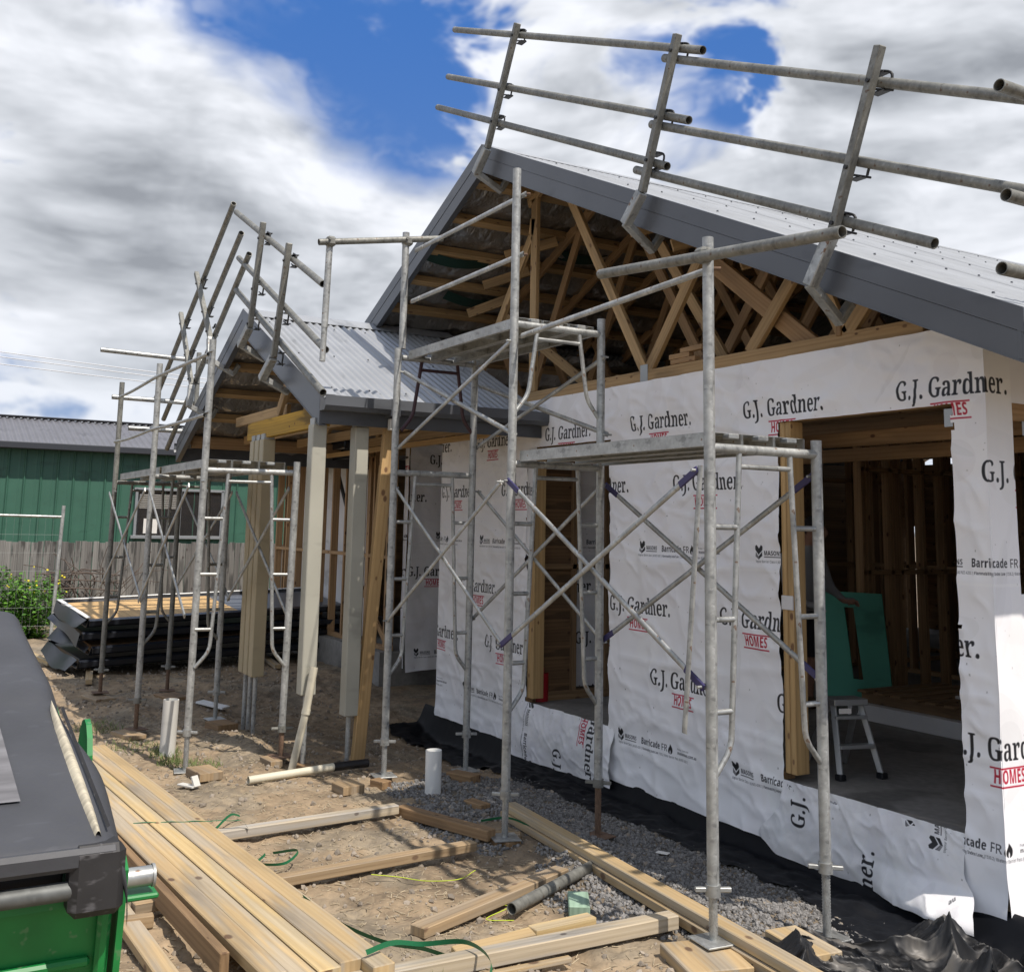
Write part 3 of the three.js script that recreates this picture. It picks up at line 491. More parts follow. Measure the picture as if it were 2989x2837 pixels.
// front wall framing: studs, plates, jambs and lintels (set behind the wrap)
const FZ0 = -0.095, FZ1 = -0.006;
function stud(x, z0, z1, y0, y1, w = 0.042, m = M.frameWood, name = 'wall_stud') { return hp(name, beamG([x, y0, (z0 + z1) / 2], [x, y1, (z0 + z1) / 2], Math.abs(z1 - z0), w, V(1, 0, 0)), m); }
for (let x = -5.81; x < -0.05; x += 0.45) if (!OP.some(([a, b]) => x > a - 0.13 && x < b + 0.1)) stud(x, FZ0, FZ1, 0.345, 2.63);
hp('top_plate', beamG([-5.84, 2.652, -0.05], [-0.005, 2.652, -0.05], 0.09, 0.042), M.frameWood);
hp('top_plate', beamG([-5.84, 2.696, -0.05], [-0.005, 2.696, -0.05], 0.09, 0.042), M.frameWood);
for (const [a, b] of [[-5.84, -4.24], [-3.05, -1.39], [-0.15, -0.005]]) hp('bottom_plate', beamG([a, 0.322, -0.05], [b, 0.322, -0.05], 0.09, 0.042), M.frameWood);
for (const [k, [a, b]] of OP.entries()) {
  stud(a - 0.0225, -0.10, 0.0015, 0.345, 2.335, 0.042, M.jambWood, 'jamb_stud'); stud(a - 0.0675, -0.10, 0.001, 0.345, 2.335, 0.042, M.jambWood, 'jamb_stud');
  stud(b + 0.025, FZ0, -0.012, 0.345, 2.63, 0.042, M.frameWood, 'jamb_stud'); stud(b + 0.069, FZ0, -0.012, 0.345, 2.63, 0.042, M.frameWood, 'jamb_stud');
  hp('lintel', beamG([a - 0.09, 2.356, -0.05], [b + 0.05, 2.356, -0.05], 0.085, 0.036), M.trussWood);
  hp('lintel', beamG([a - 0.09, 2.50, -0.074], [b + 0.05, 2.50, -0.074], 0.04, 0.19), M.frameWood);
}
hp('jamb_block', beamG([-1.325, 1.25, 0.006], [-1.325, 1.33, 0.006], 0.012, 0.09, V(1, 0, 0)), M.plaster);
// galvanised strap plates at the near corner
hp('strap_plate', cbox(0.05, 0.09, 0.003, 0.0005).translate(-0.20, 2.27, 0.002), M.nailPlate);
hp('strap_plate', cbox(0.003, 0.07, 0.16, 0.0005).translate(0.004, 2.22, -0.36), M.nailPlate);
hp('side_lintel', beamG([-0.04, 2.30, -0.19], [-0.04, 2.30, -1.6], 0.08, 0.09), M.frameWood);
hp('side_stud', beamG([-0.05, 0.3, -0.21], [-0.05, 2.62, -0.21], 0.08, 0.04, V(0, 0, 1)), M.frameWood);
hp('side_stud', beamG([-0.05, 0.3, -0.97], [-0.05, 2.62, -0.97], 0.08, 0.04, V(0, 0, 1)), M.frameWood);

// roof: corrugated sheets, each 0.76 m wide
function sheetG(xa, ya, xb, yb, z0, z1) {
  const n = Math.round((z1 - z0) / 0.011), nx = Math.hypot(xb - xa, yb - ya), ux = -(yb - ya) / nx, uy = (xb - xa) / nx, s = uy < 0 ? -1 : 1;
  return gridG(1, n, (u, v) => { const z = lerp(z0, z1, v), o = 0.0105 * Math.cos(z / 0.066 * 2 * Math.PI); return [lerp(xa, xb, u) + s * ux * o, lerp(ya, yb, u) + s * uy * o, z]; }, { uv: (u, v, p) => [u * nx, p[2]] });
}
function sheets(xa, ya, xb, yb, zNear, zFar, m = M.roof) { for (let z = zNear; z > zFar + 0.02; z -= 0.762) hp('roof_sheet', sheetG(xa, ya, xb, yb, Math.max(zFar, z - 0.767), z), m); }
sheets(XC + 0.03, roofY(XC + 0.03), 0.66, roofY(0.66), ZF - 0.03, -9.5);
sheets(XC - 0.03, roofY(XC - 0.03), -6.37, roofY(-6.37), ZF - 0.03, -9.5);
sheets(PX + 0.03, porchY(PX + 0.03), -4.03, porchY(-4.03), PZ - 0.03, -0.04);
sheets(PX - 0.03, porchY(PX - 0.03), -8.57, porchY(-8.57), PZ - 0.03, -9.5);
// ridge caps, bargeboards, barge caps, fascias, gutters
function capG(x, y, z0, z1, w) { const p = [[x - w, y - SL * w + 0.016], [x - 0.02, y + 0.014], [x, y + 0.022], [x + 0.02, y + 0.014], [x + w, y - SL * w + 0.016], [x + w, y - SL * w + 0.013], [x + 0.02, y + 0.011], [x, y + 0.019], [x - 0.02, y + 0.011], [x - w, y - SL * w + 0.013]]; return planeUV(slabG(p, z0, z1)); }
hp('ridge_cap', capG(XC, RY, -9.5, ZF - 0.01, 0.15), M.roof);
hp('ridge_cap', capG(PX, PYR, -0.2, PZ - 0.01, 0.19), M.roof);
function bargeSet(f, xa, xb, z, wide) {
  const q = (h0, h1, z0, z1, n, m) => hp(n, planeUV(slabG([[xa, f(xa) + h0], [xb, f(xb) + h0], [xb, f(xb) + h1], [xa, f(xa) + h1]], z0, z1)), m);
  q(0.018, -0.084, z - 0.022, z, 'barge_board', M.steelGrey);
  q(-0.0865, -0.205, z - 0.026, z - 0.0035, 'barge_board', M.steelGrey);
  q(-0.205, -0.212, z - 0.05, z - 0.001, 'barge_lip', M.steelGrey);
  q(0.018, 0.021, z - 0.13, z - 0.001, 'barge_cap', M.roof);
  q(-0.03, -0.13, z - 0.072, z - 0.028, 'fly_rafter', M.trussWood);
}
bargeSet(roofY, XC + 0.0005, 0.655, ZF); bargeSet(roofY, -6.40, XC - 0.0005, ZF);
bargeSet(porchY, PX + 0.0005, -4.045, PZ); bargeSet(porchY, -8.56, PX - 0.0005, PZ);
function eave(x, ytop, z0, z1, out) {
  hp('fascia', planeUV(cbox(0.02, 0.185, z1 - z0, 0.002).translate(x - out * 0.012, ytop - 0.115, (z0 + z1) / 2)), M.steelGrey);
  const o = [[0, 0.0], [0.003, 0.0], [0.003, -0.092], [0.092, -0.092], [0.112, -0.062], [0.112, 0.004], [0.098, 0.006], [0.098, 0.010], [0.116, 0.009], [0.116, -0.064], [0.094, -0.096], [0, -0.096]].map(([a, b]) => [x + out * a, ytop + b - 0.018]);
  hp('gutter', planeUV(slabG(o, z0, z1)), M.gutter);
}
eave(-4.04, porchY(-4.04) + 0.012, 0.01, PZ - 0.001, 1); eave(-8.57, porchY(-8.57) + 0.012, -9.4, PZ - 0.001, -1); eave(0.645, roofY(0.645) + 0.012, -9.4, ZF - 0.002, 1);
hp('gutter_bracket', planeUV(cbox(0.128, 0.13, 0.075, 0.003).translate(-3.985, 2.545, 1.35)), M.steelGrey);
hp('gutter_outlet', planeUV(cbox(0.05, 0.085, 0.06, 0.004).translate(-4.00, 2.425, 1.34)), M.pvcGrey);
// roof screws, too small to pick apart one by one
{
  const list = [], s = (x, f, z) => { const g = new THREE.CylinderGeometry(0.0065, 0.008, 0.009, 6); g.translate(x, f(x) + 0.014, z); list.push(g); };
  for (let z = 0.5; z > -7; z -= 0.304) for (let d = 0.45; d < 4.6; d += 0.95) s(XC + d + rr(-0.01, 0.01), roofY, z);
  for (let z = 1.75; z > 0; z -= 0.304) for (const d of [0.35, 1.2, 2.0]) s(PX + d, porchY, z);
  const o = hp('roof_screws', merge(list), M.steelGrey); o.userData.kind = 'stuff';
}
// battens, sarking foil and trusses under the roof
function battens(f, xa, xb, step, z0, z1) { const sg = Math.sign(xb - xa); for (let d = 0.28; d < Math.abs(xb - xa) - 0.03; d += step) { const x = xa + sg * d; hp('roof_batten', beamG([x, f(x) - 0.078, z0], [x, f(x) - 0.078, z1], 0.075, 0.068, V(sg * SL, 1, 0)), M.trussWood); } }
battens(roofY, XC, -6.4, 0.42, -4.4, 0.565); battens(roofY, XC, 0.62, 0.46, -4.4, 0.565); battens(porchY, PX, -4.1, 0.46, 0.05, 1.83); battens(porchY, PX, -8.5, 0.46, -3, 1.83);
function sark(f, xa, xb, z0, z1, st) { hp('sarking_foil', gridG(90, 80, (u, v) => { const x = lerp(xa, xb, u), z = lerp(z0, z1, v), sg = 0.5 - 0.5 * Math.cos((Math.abs(x - xa) - 0.28) / st * 6.283); return [x, f(x) - 0.030 - sg * (0.008 + 0.07 * fbm(x * 2, z * 1.5, 3)) - 0.05 * Math.pow(1 - Math.abs(2 * fbm(x * 4 + z, z * 4, 3) - 1), 4) * sg, z]; }, { uv: (u, v, p) => [p[0], p[2]] }), M.foil); }
sark(roofY, XC, -6.4, -4.4, 0.56, 0.42); sark(roofY, XC, 0.6, -4.4, 0.56, 0.46); sark(porchY, PX, -4.1, 0.06, 1.83, 0.46); sark(porchY, PX, -8.5, -3, 1.83, 0.46);
for (const [x, z, l] of [[-5.2, 0.25, 0.7], [-5.7, -0.2, 0.6], [-3.2, -0.5, 0.8], [-4.9, -0.9, 0.6], [-2.4, -0.9, 0.7]]) hp('sarking_lap', gridG(16, 6, (u, v) => { const xx = x + 0.12 * (v - 0.5), zz = z + l * (u - 0.5); return [xx, roofY(xx) - 0.085 - 0.05 * Math.sin(u * 3.14), zz]; }, {}), M.foilGreen);
function truss(z, xa, xb, front) {
  const chord = hp('truss', beamG([xa, 2.762, z], [xb, 2.762, z], 0.038, 0.082), front ? M.trussWood : M.frameWood), T = (x) => roofY(x) - 0.16, m = front ? M.trussWood : M.frameWood;
  const w = (x0, y0, x1, y1, wd = 0.085) => sub('truss_web', beamG([x0, y0, z], [x1, y1, z], 0.036, wd, V(0, 0, 1).cross(V(x1 - x0, y1 - y0, 0)).normalize()), m, chord);
  sub('top_chord', beamG([XC, RY - 0.13, z], [xb, roofY(xb) - 0.13, z], 0.036, 0.09), m, chord); sub('top_chord', beamG([XC, RY - 0.13, z], [xa, roofY(xa) - 0.13, z], 0.036, 0.09), m, chord);
  if (front) w(-4.25, 2.805, -4.25, T(-4.25), 0.095);
  w(-3.83, T(-3.83) + 0.04, -2.71, 2.80); w(-2.67, 2.80, -1.99, T(-1.99)); w(-1.64, 2.79, -1.19, T(-1.19)); if (front) { w(-0.86, 2.79, -0.64, T(-0.64)); w(-0.88, 2.79, -1.09, T(-1.09)); }
  if (xa < -5) { w(-4.42, T(-4.42) + 0.02, -5.34, 2.80); w(-5.40, 2.80, -6.0, T(-6.0) + 0.02); } else w(-4.30, 4.16, -4.27, 4.30);
  if (front) { w(-5.30, 2.92, -4.30, 4.16); sub('nail_plate', cbox(0.085, 0.135, 0.003, 0.0005).translate(-2.70, 2.775, z + 0.0215), M.nailPlate, chord); }
  return chord;
}
truss(-0.028, -4.36, -0.34, true);
for (let k = 1; k < 7; k++) truss(-0.03 - 0.6 * k, -6.3, -0.12, false);
hp('diagonal_brace', beamG([-2.2, 3.58, -0.085], [-1.15, 2.76, -0.085], 0.036, 0.12), M.frameWood);
hp('diagonal_brace', beamG([-2.93, 3.82, -0.34], [-2.2, 2.82, -0.34], 0.036, 0.085), M.trussWood);
hp('diagonal_brace', beamG([-5.2, 3.62, -0.30], [-4.35, 2.92, -0.66], 0.036, 0.085), M.trussWood);
for (const [x, y, l] of [[-5.3, 3.92, 0.35], [-4.9, 4.12, 0.4], [-5.6, 3.70, 0.3], [-3.6, 4.25, 0.45], [-3.0, 3.9, 0.5], [-2.5, 3.68, 0.45], [-1.8, 3.4, 0.4]]) hp('web_block', beamG([x, y, -0.1], [x + 0.25, y + 0.14, -0.1 - l], 0.036, 0.09), M.trussWood);
for (const [x, z] of [[-3.4, -1.4], [-2.0, -2.0], [-1.0, -1.2], [-4.8, -2.4]]) hp('ceiling_brace', beamG([x, 2.82, z - 1.2], [x + 0.1, 2.82, z + 1.2], 0.036, 0.07), M.frameWood);

// porch framing: beam, posts, rear stud wall
const yb = hp('porch_beam', beamG([-6.10, 2.478, 1.80], [-4.16, 2.478, 1.80], 0.06, 0.155), M.yellowBeam);
hp('porch_rafter', beamG([-4.30, 2.52, 1.80], [-4.30, 2.52, 0.02], 0.045, 0.12), M.frameWood);
hp('porch_rafter', beamG([-8.3, 2.52, 1.80], [-8.3, 2.52, -0.3], 0.045, 0.12), M.frameWood);
for (const z of [1.25, 0.65, 0.08]) { hp('ceiling_joist', beamG([-8.2, 2.56, z], [-4.22, 2.56, z], 0.036, 0.09), M.trussWood); hp('porch_strut', beamG([-6.22, 2.6, z], [-6.22, 3.43, z], 0.036, 0.085, V(1, 0, 0)), M.trussWood); hp('porch_strut', beamG([-6.2, 3.3, z], [-5.2, 2.62, z], 0.036, 0.085), M.trussWood); hp('porch_strut', beamG([-6.24, 3.3, z], [-7.3, 2.62, z], 0.036, 0.085), M.trussWood); }
hp('ceiling_joist', beamG([-8.2, 2.44, 0.30], [-4.2, 2.44, 0.30], 0.036, 0.05), M.jambWood);
hp('ceiling_joist', beamG([-7.2, 2.66, 1.62], [-5.6, 2.66, 1.62], 0.036, 0.09), M.trussWood);
hp('porch_strut', beamG([-5.62, 2.62, 1.7], [-5.28, 3.02, 1.7], 0.036, 0.09), M.trussWood);
function porchPost(x, z, y0, y1, m) {
  const p = hp('porch_post', planeUV(cbox(0.108, y1 - y0, 0.108, 0.006).translate(x, (y0 + y1) / 2, z)), m);
  sub('post_stirrup', tubeG([x, groundH(x, z) - 0.03, z], [x, y0 + 0.1, z], 0.018, { hollow: false }), M.galv, p); sub('post_cap', planeUV(cbox(0.09, 0.05, 0.09, 0.003).translate(x, y1 + 0.022, z)), M.galv, p); return p;
}
porchPost(-4.16, 1.865, 0.49, 2.405, M.post2); porchPost(-4.16, 1.535, 0.325, 2.405, M.post2);
for (const x of [-5.58, -5.72, -5.86]) porchPost(x, 1.80, 0.43, 2.385, M.post);
// open stud wall at the back of the porch
{
  const z0 = -0.415, z1 = -0.325;
  for (let x = -11.9; x < -7.8; x += 0.45) stud(x, z0, z1, 0.34, 2.62, 0.042, M.frameWood);
  stud(-7.86, z0, z1, 0.34, 2.62, 0.09, M.frameWood); stud(-8.45, z0, z1, 0.34, 2.62, 0.09, M.frameWood);
  for (const [y, h] of [[0.322, 0.042], [1.32, 0.04], [2.645, 0.045]]) hp(y > 1 && y < 2 ? 'noggin' : 'wall_plate', beamG([-11.95, y, -0.37], [-7.8, y, -0.37], 0.085, h), M.frameWood);
  hp('wall_brace', beamG([-9.3, 1.30, -0.42], [-8.0, 0.35, -0.42], 0.03, 0.07), M.frameWood); hp('wall_brace', beamG([-9.9, 2.5, -0.43], [-9.0, 1.35, -0.43], 0.03, 0.05), M.bolt);
  hp('lining', planeUV(cbox(3.0, 2.3, 0.012, 0.001).translate(-10.7, 1.47, -0.62)), M.plaster);
}
hp('valley_flashing', planeUV(cbox(0.008, 0.22, 10.0, 0.001).translate(-6.372, 3.585, -4.45)), M.steelGrey);
hp('wing_fascia', planeUV(cbox(4.6, 0.17, 0.02, 0.002).translate(-10.2, 2.50, 0.10)), M.panelDark); hp('wing_gutter', planeUV(cbox(4.6, 0.09, 0.10, 0.008).translate(-10.2, 2.56, 0.165)), M.panelDark);
hp('wing_roof', planeUV(slabG([[-0.12, 2.60], [4.5, 2.80], [9.2, 2.6], [9.2, 2.56], [4.5, 2.76], [-0.12, 2.56]], -12.55, -8.59).rotateY(Math.PI / 2)), M.roof);
// interior partitions and closing walls
function partitionZ(x, za, zb, list) { for (const z of list) hp('wall_stud', beamG([x, 0.34, z], [x, 2.6, z], 0.085, 0.042, V(0, 0, 1)), M.frameWood); for (const [y, h] of [[0.32, 0.04], [1.36, 0.04], [2.62, 0.045], [2.24, 0.04]]) hp('wall_plate', beamG([x, y, za], [x, y, zb], 0.085, h), M.frameWood); }
partitionZ(-3.2, -2.68, -5.6, [-2.70, -2.76, -3.05, -3.17, -3.47, -3.74, -4.1, -4.5, -4.9, -5.3]);
partitionZ(-4.9, -1.2, -6.2, [-1.3, -1.75, -2.2, -2.65, -3.1, -3.55, -4.0, -4.45, -4.9, -5.4, -5.9]);
function partitionX(z, xa, xb) { for (let x = xa; x <= xb; x += 0.45) hp('wall_stud', beamG([x, 0.34, z], [x, 2.6, z], 0.085, 0.042, V(1, 0, 0)), M.frameWood); for (const y of [0.32, 1.36, 2.62]) hp('wall_plate', beamG([xa, y, z], [xb, y, z], 0.085, 0.04), M.frameWood); }
for (const [y, z, h] of [[2.27, -0.62, 0.09], [2.22, -1.15, 0.09], [2.44, -1.6, 0.12]]) hp('ceiling_beam', beamG([-3.0, y, z], [-0.10, y, z], 0.045, h), M.frameWood);
partitionX(-4.6, -4.7, -3.3); partitionX(-2.55, -4.8, -3.9); partitionX(-6.4, -5.6, -0.4);
// narrow room behind the left opening: sheathing board, studs and the wrap seen from inside
hp('sheathing_board', planeUV(cbox(0.018, 2.2, 0.30, 0.002).translate(-4.30, 1.45, -0.30)), M.osb);
for (const z of [-0.47, -0.80, -1.15]) hp('wall_stud', beamG([-4.30, 0.34, z], [-4.30, 2.5, z], 0.085, 0.045, V(0, 0, 1)), M.brownWood);
hp('wall_plate', beamG([-4.30, 0.335, -0.15], [-4.30, 0.335, -1.4], 0.09, 0.07), M.brownWood); hp('noggin', beamG([-4.30, 1.37, -0.15], [-4.30, 1.37, -1.4], 0.085, 0.045), M.brownWood);
{ const m = wrapMap(-1.4, -0.4, 0.3, 2.5, { shift: 0.1 }); m.map.repeat.set(-1, 1); m.map.offset.set(1, 0); m.map.wrapS = THREE.RepeatWrapping; hp('wall_wrap', gridG(16, 24, (u, v) => [-4.36, lerp(0.38, 2.45, v), lerp(-1.45, -0.47, u)], {}), m); }
hp('closing_wall', planeUV(cbox(0.02, 2.75, 8.6, 0.002).translate(-12.4, 1.35, -4.9)), M.frameWood); hp('closing_wall', planeUV(cbox(3.8, 2.75, 0.02, 0.002).translate(-10.5, 1.35, -9.0)), M.frameWood); hp('closing_wall', planeUV(cbox(0.02, 2.4, 6.2, 0.002).translate(-7.76, 1.45, -5.7)), M.frameWood);
for (const [xa, xb] of [[-8.6, -8.05], [-7.6, -0.05]]) hp('closing_wall', planeUV(cbox(xb - xa, 2.75, 0.02, 0.002).translate((xa + xb) / 2, 1.35, -9.0)), M.frameWood);
hp('closing_wall', planeUV(cbox(0.55, 1.0, 0.02, 0.002).translate(-7.825, 2.3, -9.0)), M.frameWood);
hp('closing_wall', planeUV(slabG([[0.5, 2.5], [XC, 4.68], [-6.3, 3.6], [-6.3, 2.5]], -9.05, -9.02)), M.frameWood);

// ================================================================== scaffolds
const TR = 0.0250, IR = 0.0130, BR = 0.0125;                            // radii: standard, ladder tube, brace
function jack(t, x, z, yTop, { rusty = false, block = 0, m = M.galv } = {}) {
  const y0 = groundH(x, z) + 0.012 + block, list = [], n = Math.max(3, Math.floor((yTop - y0) / 0.012)), pts = [new THREE.Vector2(0.001, 0)];
  for (let k = 0; k <= n; k++) { const y = (yTop - y0) * k / n; pts.push(new THREE.Vector2(0.0165, y), new THREE.Vector2(0.0195, y + 0.005)); }
  pts.push(new THREE.Vector2(0.001, yTop - y0 + 0.01));
  const g = new THREE.LatheGeometry(pts, 14); g.translate(x, y0, z); const mm = rusty ? M.rust : M.galvBright;
  const j = part('base_jack', g, mm, t);
  part('base_plate', cbox(0.15, 0.008, 0.15, 0.002).rotateY(rr(-0.3, 0.3)).translate(x, y0 + 0.002, z), rusty ? M.rust : M.galvBright, j);
  const a = -1.047 + rr(-0.35, 0.35); const col = merge([tubeG([x, yTop - 0.03, z], [x, yTop + 0.015, z], 0.031, { hollow: false }), beamG([x - 0.075 * Math.cos(a), yTop - 0.005, z - 0.075 * Math.sin(a)], [x + 0.075 * Math.cos(a), yTop - 0.005, z + 0.075 * Math.sin(a)], 0.022, 0.018)]);
  part('collar_nut', col, rusty ? M.galvDark : M.galvBright, j); return j;
}
function ladderFrame(t, x, zf, zb, o = {}) {
  const { yb = 0.25, top = 2.05, tall = null, m = M.galv, inner = M.galvBright, jk = {}, lean = [0, 0], xb = x } = o;
  for (const [k, z] of [zf, zb].entries()) { const xx = k ? xb : x; part('standard', tubeG([xx - lean[0], yb, z], [xx + lean[0], tall ? tall[k] : top + 0.06, z + lean[1]], TR, {}), m, t); if (jk) jack(t, xx - lean[0], z, yb, jk[k] || {}); }
  const s = Math.sign(zb - zf), w = Math.abs(zb - zf), I0 = 0.265 * w, I1 = 0.165 * w, f = (yy, front) => { const q = lerp(I1, I0, clamp((yy - 0.8) / 1.25)); return front ? zf + s * q : zb - s * q; };
  const low = o.low ?? 0.68, bend = low + 0.11, rung = o.rungs || [1.71, 1.32, 0.94];
  const X = (z) => lerp(x, xb, (z - zf) / (zb - zf));
  part('transom', tubeG([x, top, zf], [xb, top, zb], 0.021, { hollow: false }), m, t);
  for (const fr of [true, false]) {
    const zTop = fr ? zf + s * I0 : zb - s * I0, zLow = fr ? zf + s * I1 : zb - s * I1, zEnd = fr ? zf + s * 0.012 : zb - s * 0.012;
    part('ladder_tube', bentG([[X(zTop), top, zTop], [X(zLow), bend, zLow], [X(zEnd), low, zEnd]], IR, 10, 0.05), inner, t);
    for (const y of rung) { const q = lerp(zLow, zTop, (y - bend) / (top - bend)); part('rung', tubeG([X(q), y, q], [X(zEnd), y, fr ? zf : zb], IR * 0.95, { hollow: false, seg: 10 }), inner, t); }
  }
  const cy = top - 0.075, c0 = lerp(zf + s * I1, zf + s * I0, 0.95), c1 = lerp(zb - s * I1, zb - s * I0, 0.95); part('cross_bar', tubeG([X(c0), cy, c0], [X(c1), cy, c1], IR * 0.9, { hollow: false, seg: 10 }), inner, t);
}
function brace(t, a, b, ends, r = BR, pins = true) {
  const o = part('cross_brace', tubeG(a, b, r, { hollow: false, seg: 10, flat: 1 }), M.galv, t); a = v3(a); b = v3(b); const d = b.clone().sub(a).normalize();
  for (const [p, s] of [[a, 1], [b, -1]]) {
    if (ends) part('brace_end', beamG(p.clone().add(d.clone().multiplyScalar(-0.01 * s)).add(V(0, 0, 0.002)), p.clone().add(d.clone().multiplyScalar(0.13 * s)).add(V(0, 0, 0.002)), 0.012, 0.033), ends, o);
    if (pins) part('wing_pin', tubeG(p.clone().add(V(0, 0, -0.025)), p.clone().add(V(0, 0, 0.03)), 0.0065, { hollow: false, seg: 8 }), M.galvBright, o);
  }
}
const xBrace = (t, xa, xb, z, y0, y1, ends, r, pins) => { brace(t, [xa, y1, z], [xb, y0, z], ends, r, pins); brace(t, [xa, y0, z + 0.026], [xb, y1, z + 0.026], ends, r, pins); };
function deck(t, xa, xb, zf, zb, y, n = 3) {                            // steel planks: perforated tread, folded edges
  const w = Math.abs(zb - zf) / n - 0.006, L = xb - xa;
  for (let k = 0; k < n; k++) {
    const zc = zf + Math.sign(zb - zf) * (k + 0.5) * (w + 0.006), sh = new THREE.Shape(); sh.moveTo(-L / 2, -w / 2); sh.lineTo(L / 2, -w / 2); sh.lineTo(L / 2, w / 2); sh.lineTo(-L / 2, w / 2); sh.closePath();
    for (const r of [-0.36, 0.36]) for (let q = 0; q < 22; q++) { const h = new THREE.Path(); h.absarc(-L / 2 + (q + 0.5) * L / 22, r * w, 0.006, 0, Math.PI * 2, true); sh.holes.push(h); }
    const tread = new THREE.ExtrudeGeometry(sh, { depth: 0.002, bevelEnabled: false, curveSegments: 3 }).rotateX(-Math.PI / 2).translate((xa + xb) / 2, y + 0.046, zc);
    const p = part('deck_plank', merge([planeUV(tread), planeUV(cbox(L, 0.058, 0.003, 0.0005).translate((xa + xb) / 2, y + 0.017, zc - w / 2 + 0.0015)), planeUV(cbox(L, 0.058, 0.003, 0.0005).translate((xa + xb) / 2, y + 0.017, zc + w / 2 - 0.0015)), planeUV(cbox(L, 0.003, 0.022, 0.0005).translate((xa + xb) / 2, y - 0.012, zc - w / 2 + 0.012)), planeUV(cbox(L, 0.003, 0.022, 0.0005).translate((xa + xb) / 2, y - 0.012, zc + w / 2 - 0.012)), planeUV(cbox(0.003, 0.045, w - 0.01, 0.0005).translate(xa + L * 0.34, y + 0.02, zc)), planeUV(cbox(0.003, 0.045, w - 0.01, 0.0005).translate(xa + L * 0.67, y + 0.02, zc))]), M.galv, t);
    for (const x of [xa - 0.012, xb + 0.012]) part('deck_hook', cbox(0.05, 0.022, 0.06, 0.004).translate(x, y + 0.032, zc + (k - 1) * 0.02), M.galvBright, p);
  }
}
function couplerG(p) { return merge([cbox(0.075, 0.07, 0.07, 0.016).translate(p[0], p[1], p[2]), tubeG([p[0] - 0.05, p[1] + 0.01, p[2] + 0.02], [p[0] + 0.05, p[1] + 0.01, p[2] + 0.02], 0.009, { hollow: false, seg: 8 })]); }
{
  const t = thing('scaffold', 'galvanised frame scaffold of two bays standing in front of the wrapped wall', 'scaffold', [-1.95, 0, 1.15]);
  const zf = 1.465, zb = 0.825;
  ladderFrame(t, -0.29, zf, zb, { tall: [2.985, 2.115], jk: [{ block: 0.046 }, { block: 0.0 }] });
  ladderFrame(t, -2.0, zf, 0.85, { tall: [2.93, 2.93], jk: [{ block: 0.035 }, { rusty: true }] });
  ladderFrame(t, -3.58, 1.50, 0.88, { tall: [2.93, 2.93], jk: [{ block: 0.03 }, { block: 0.035 }], inner: M.galv });
  ladderFrame(t, -2.0, zf, 0.85, { yb: 2.93, top: 2.865, tall: [3.80, 2.96], jk: null, low: 2.345, rungs: [] });
  ladderFrame(t, -3.58, 1.47, 0.87, { yb: 2.93, top: 2.865, tall: [3.78, 2.96], jk: null, low: 2.345, rungs: [], inner: M.maroon });
  xBrace(t, -1.98, -0.31, zf + 0.03, 1.045, 1.95, M.purple); xBrace(t, -2.02, -0.33, zb - 0.035, 1.035, 1.95, M.purple);
  xBrace(t, -3.57, -2.03, 1.49, 1.04, 1.945); xBrace(t, -3.6, -2.0, 0.82, 1.03, 1.94);
  xBrace(t, -3.56, -2.0, 1.46, 2.22, 2.76); xBrace(t, -3.6, -1.95, 0.83, 2.25, 2.72);
  deck(t, -1.965, -0.33, 1.435, 0.855, 2.075); deck(t, -3.55, -2.035, 1.435, 0.88, 2.865);
  part('guard_rail', tubeG([-3.54, 3.27, 1.43], [-1.97, 3.28, 1.43], 0.0135, { seg: 12, flat: 1 }), M.galv, t);
  part('guard_rail', tubeG([-3.50, 3.635, 1.43], [-1.95, 3.64, 1.43], 0.0135, { seg: 12, flat: 1 }), M.galv, t);
  part('guard_rail', tubeG([-1.95, 2.785, 1.445], [-0.31, 2.845, 1.445], 0.0135, { seg: 12, flat: 1 }), M.galv, t);
  part('guard_tube', tubeG([-1.06, 2.965, 1.51], [0.525, 2.812, 1.51], TR, {}), M.galvDark, t); part('coupler', couplerG([-0.29, 2.90, 1.49]), M.galvDark, t);
  const gt = part('guard_tube', tubeG([-3.56, 3.605, 2.13], [-3.56, 3.775, 1.19], TR * 0.92, {}), M.galvDark, t); part('coupler', couplerG([-3.575, 3.715, 1.46]), M.galvDark, t); part('coupler', couplerG([-3.575, 3.625, 2.04]), M.galvDark, t);
  part('drop_tube', tubeG([-3.59, 3.66, 2.04], [-3.59, 3.02, 2.052], TR * 0.92, {}), M.galv, t); part('drop_tube', tubeG([-3.59, 3.03, 2.052], [-3.59, 2.785, 2.057], TR * 0.8, {}), M.galv, t);
  part('loose_brace', tubeG([-0.285, 1.97, 1.52], [-0.395, 0.845, 1.525], BR * 1.05, { seg: 12, flat: 1 }), M.galv, t);
  for (const [x, y] of [[-1.99, 3.28], [-1.97, 3.645], [-3.56, 3.27], [-0.3, 2.85]]) part('wing_pin', tubeG([x, y, 1.43], [x + 0.02, y, 1.40], 0.009, { hollow: false, seg: 8 }), M.rust, t);
}
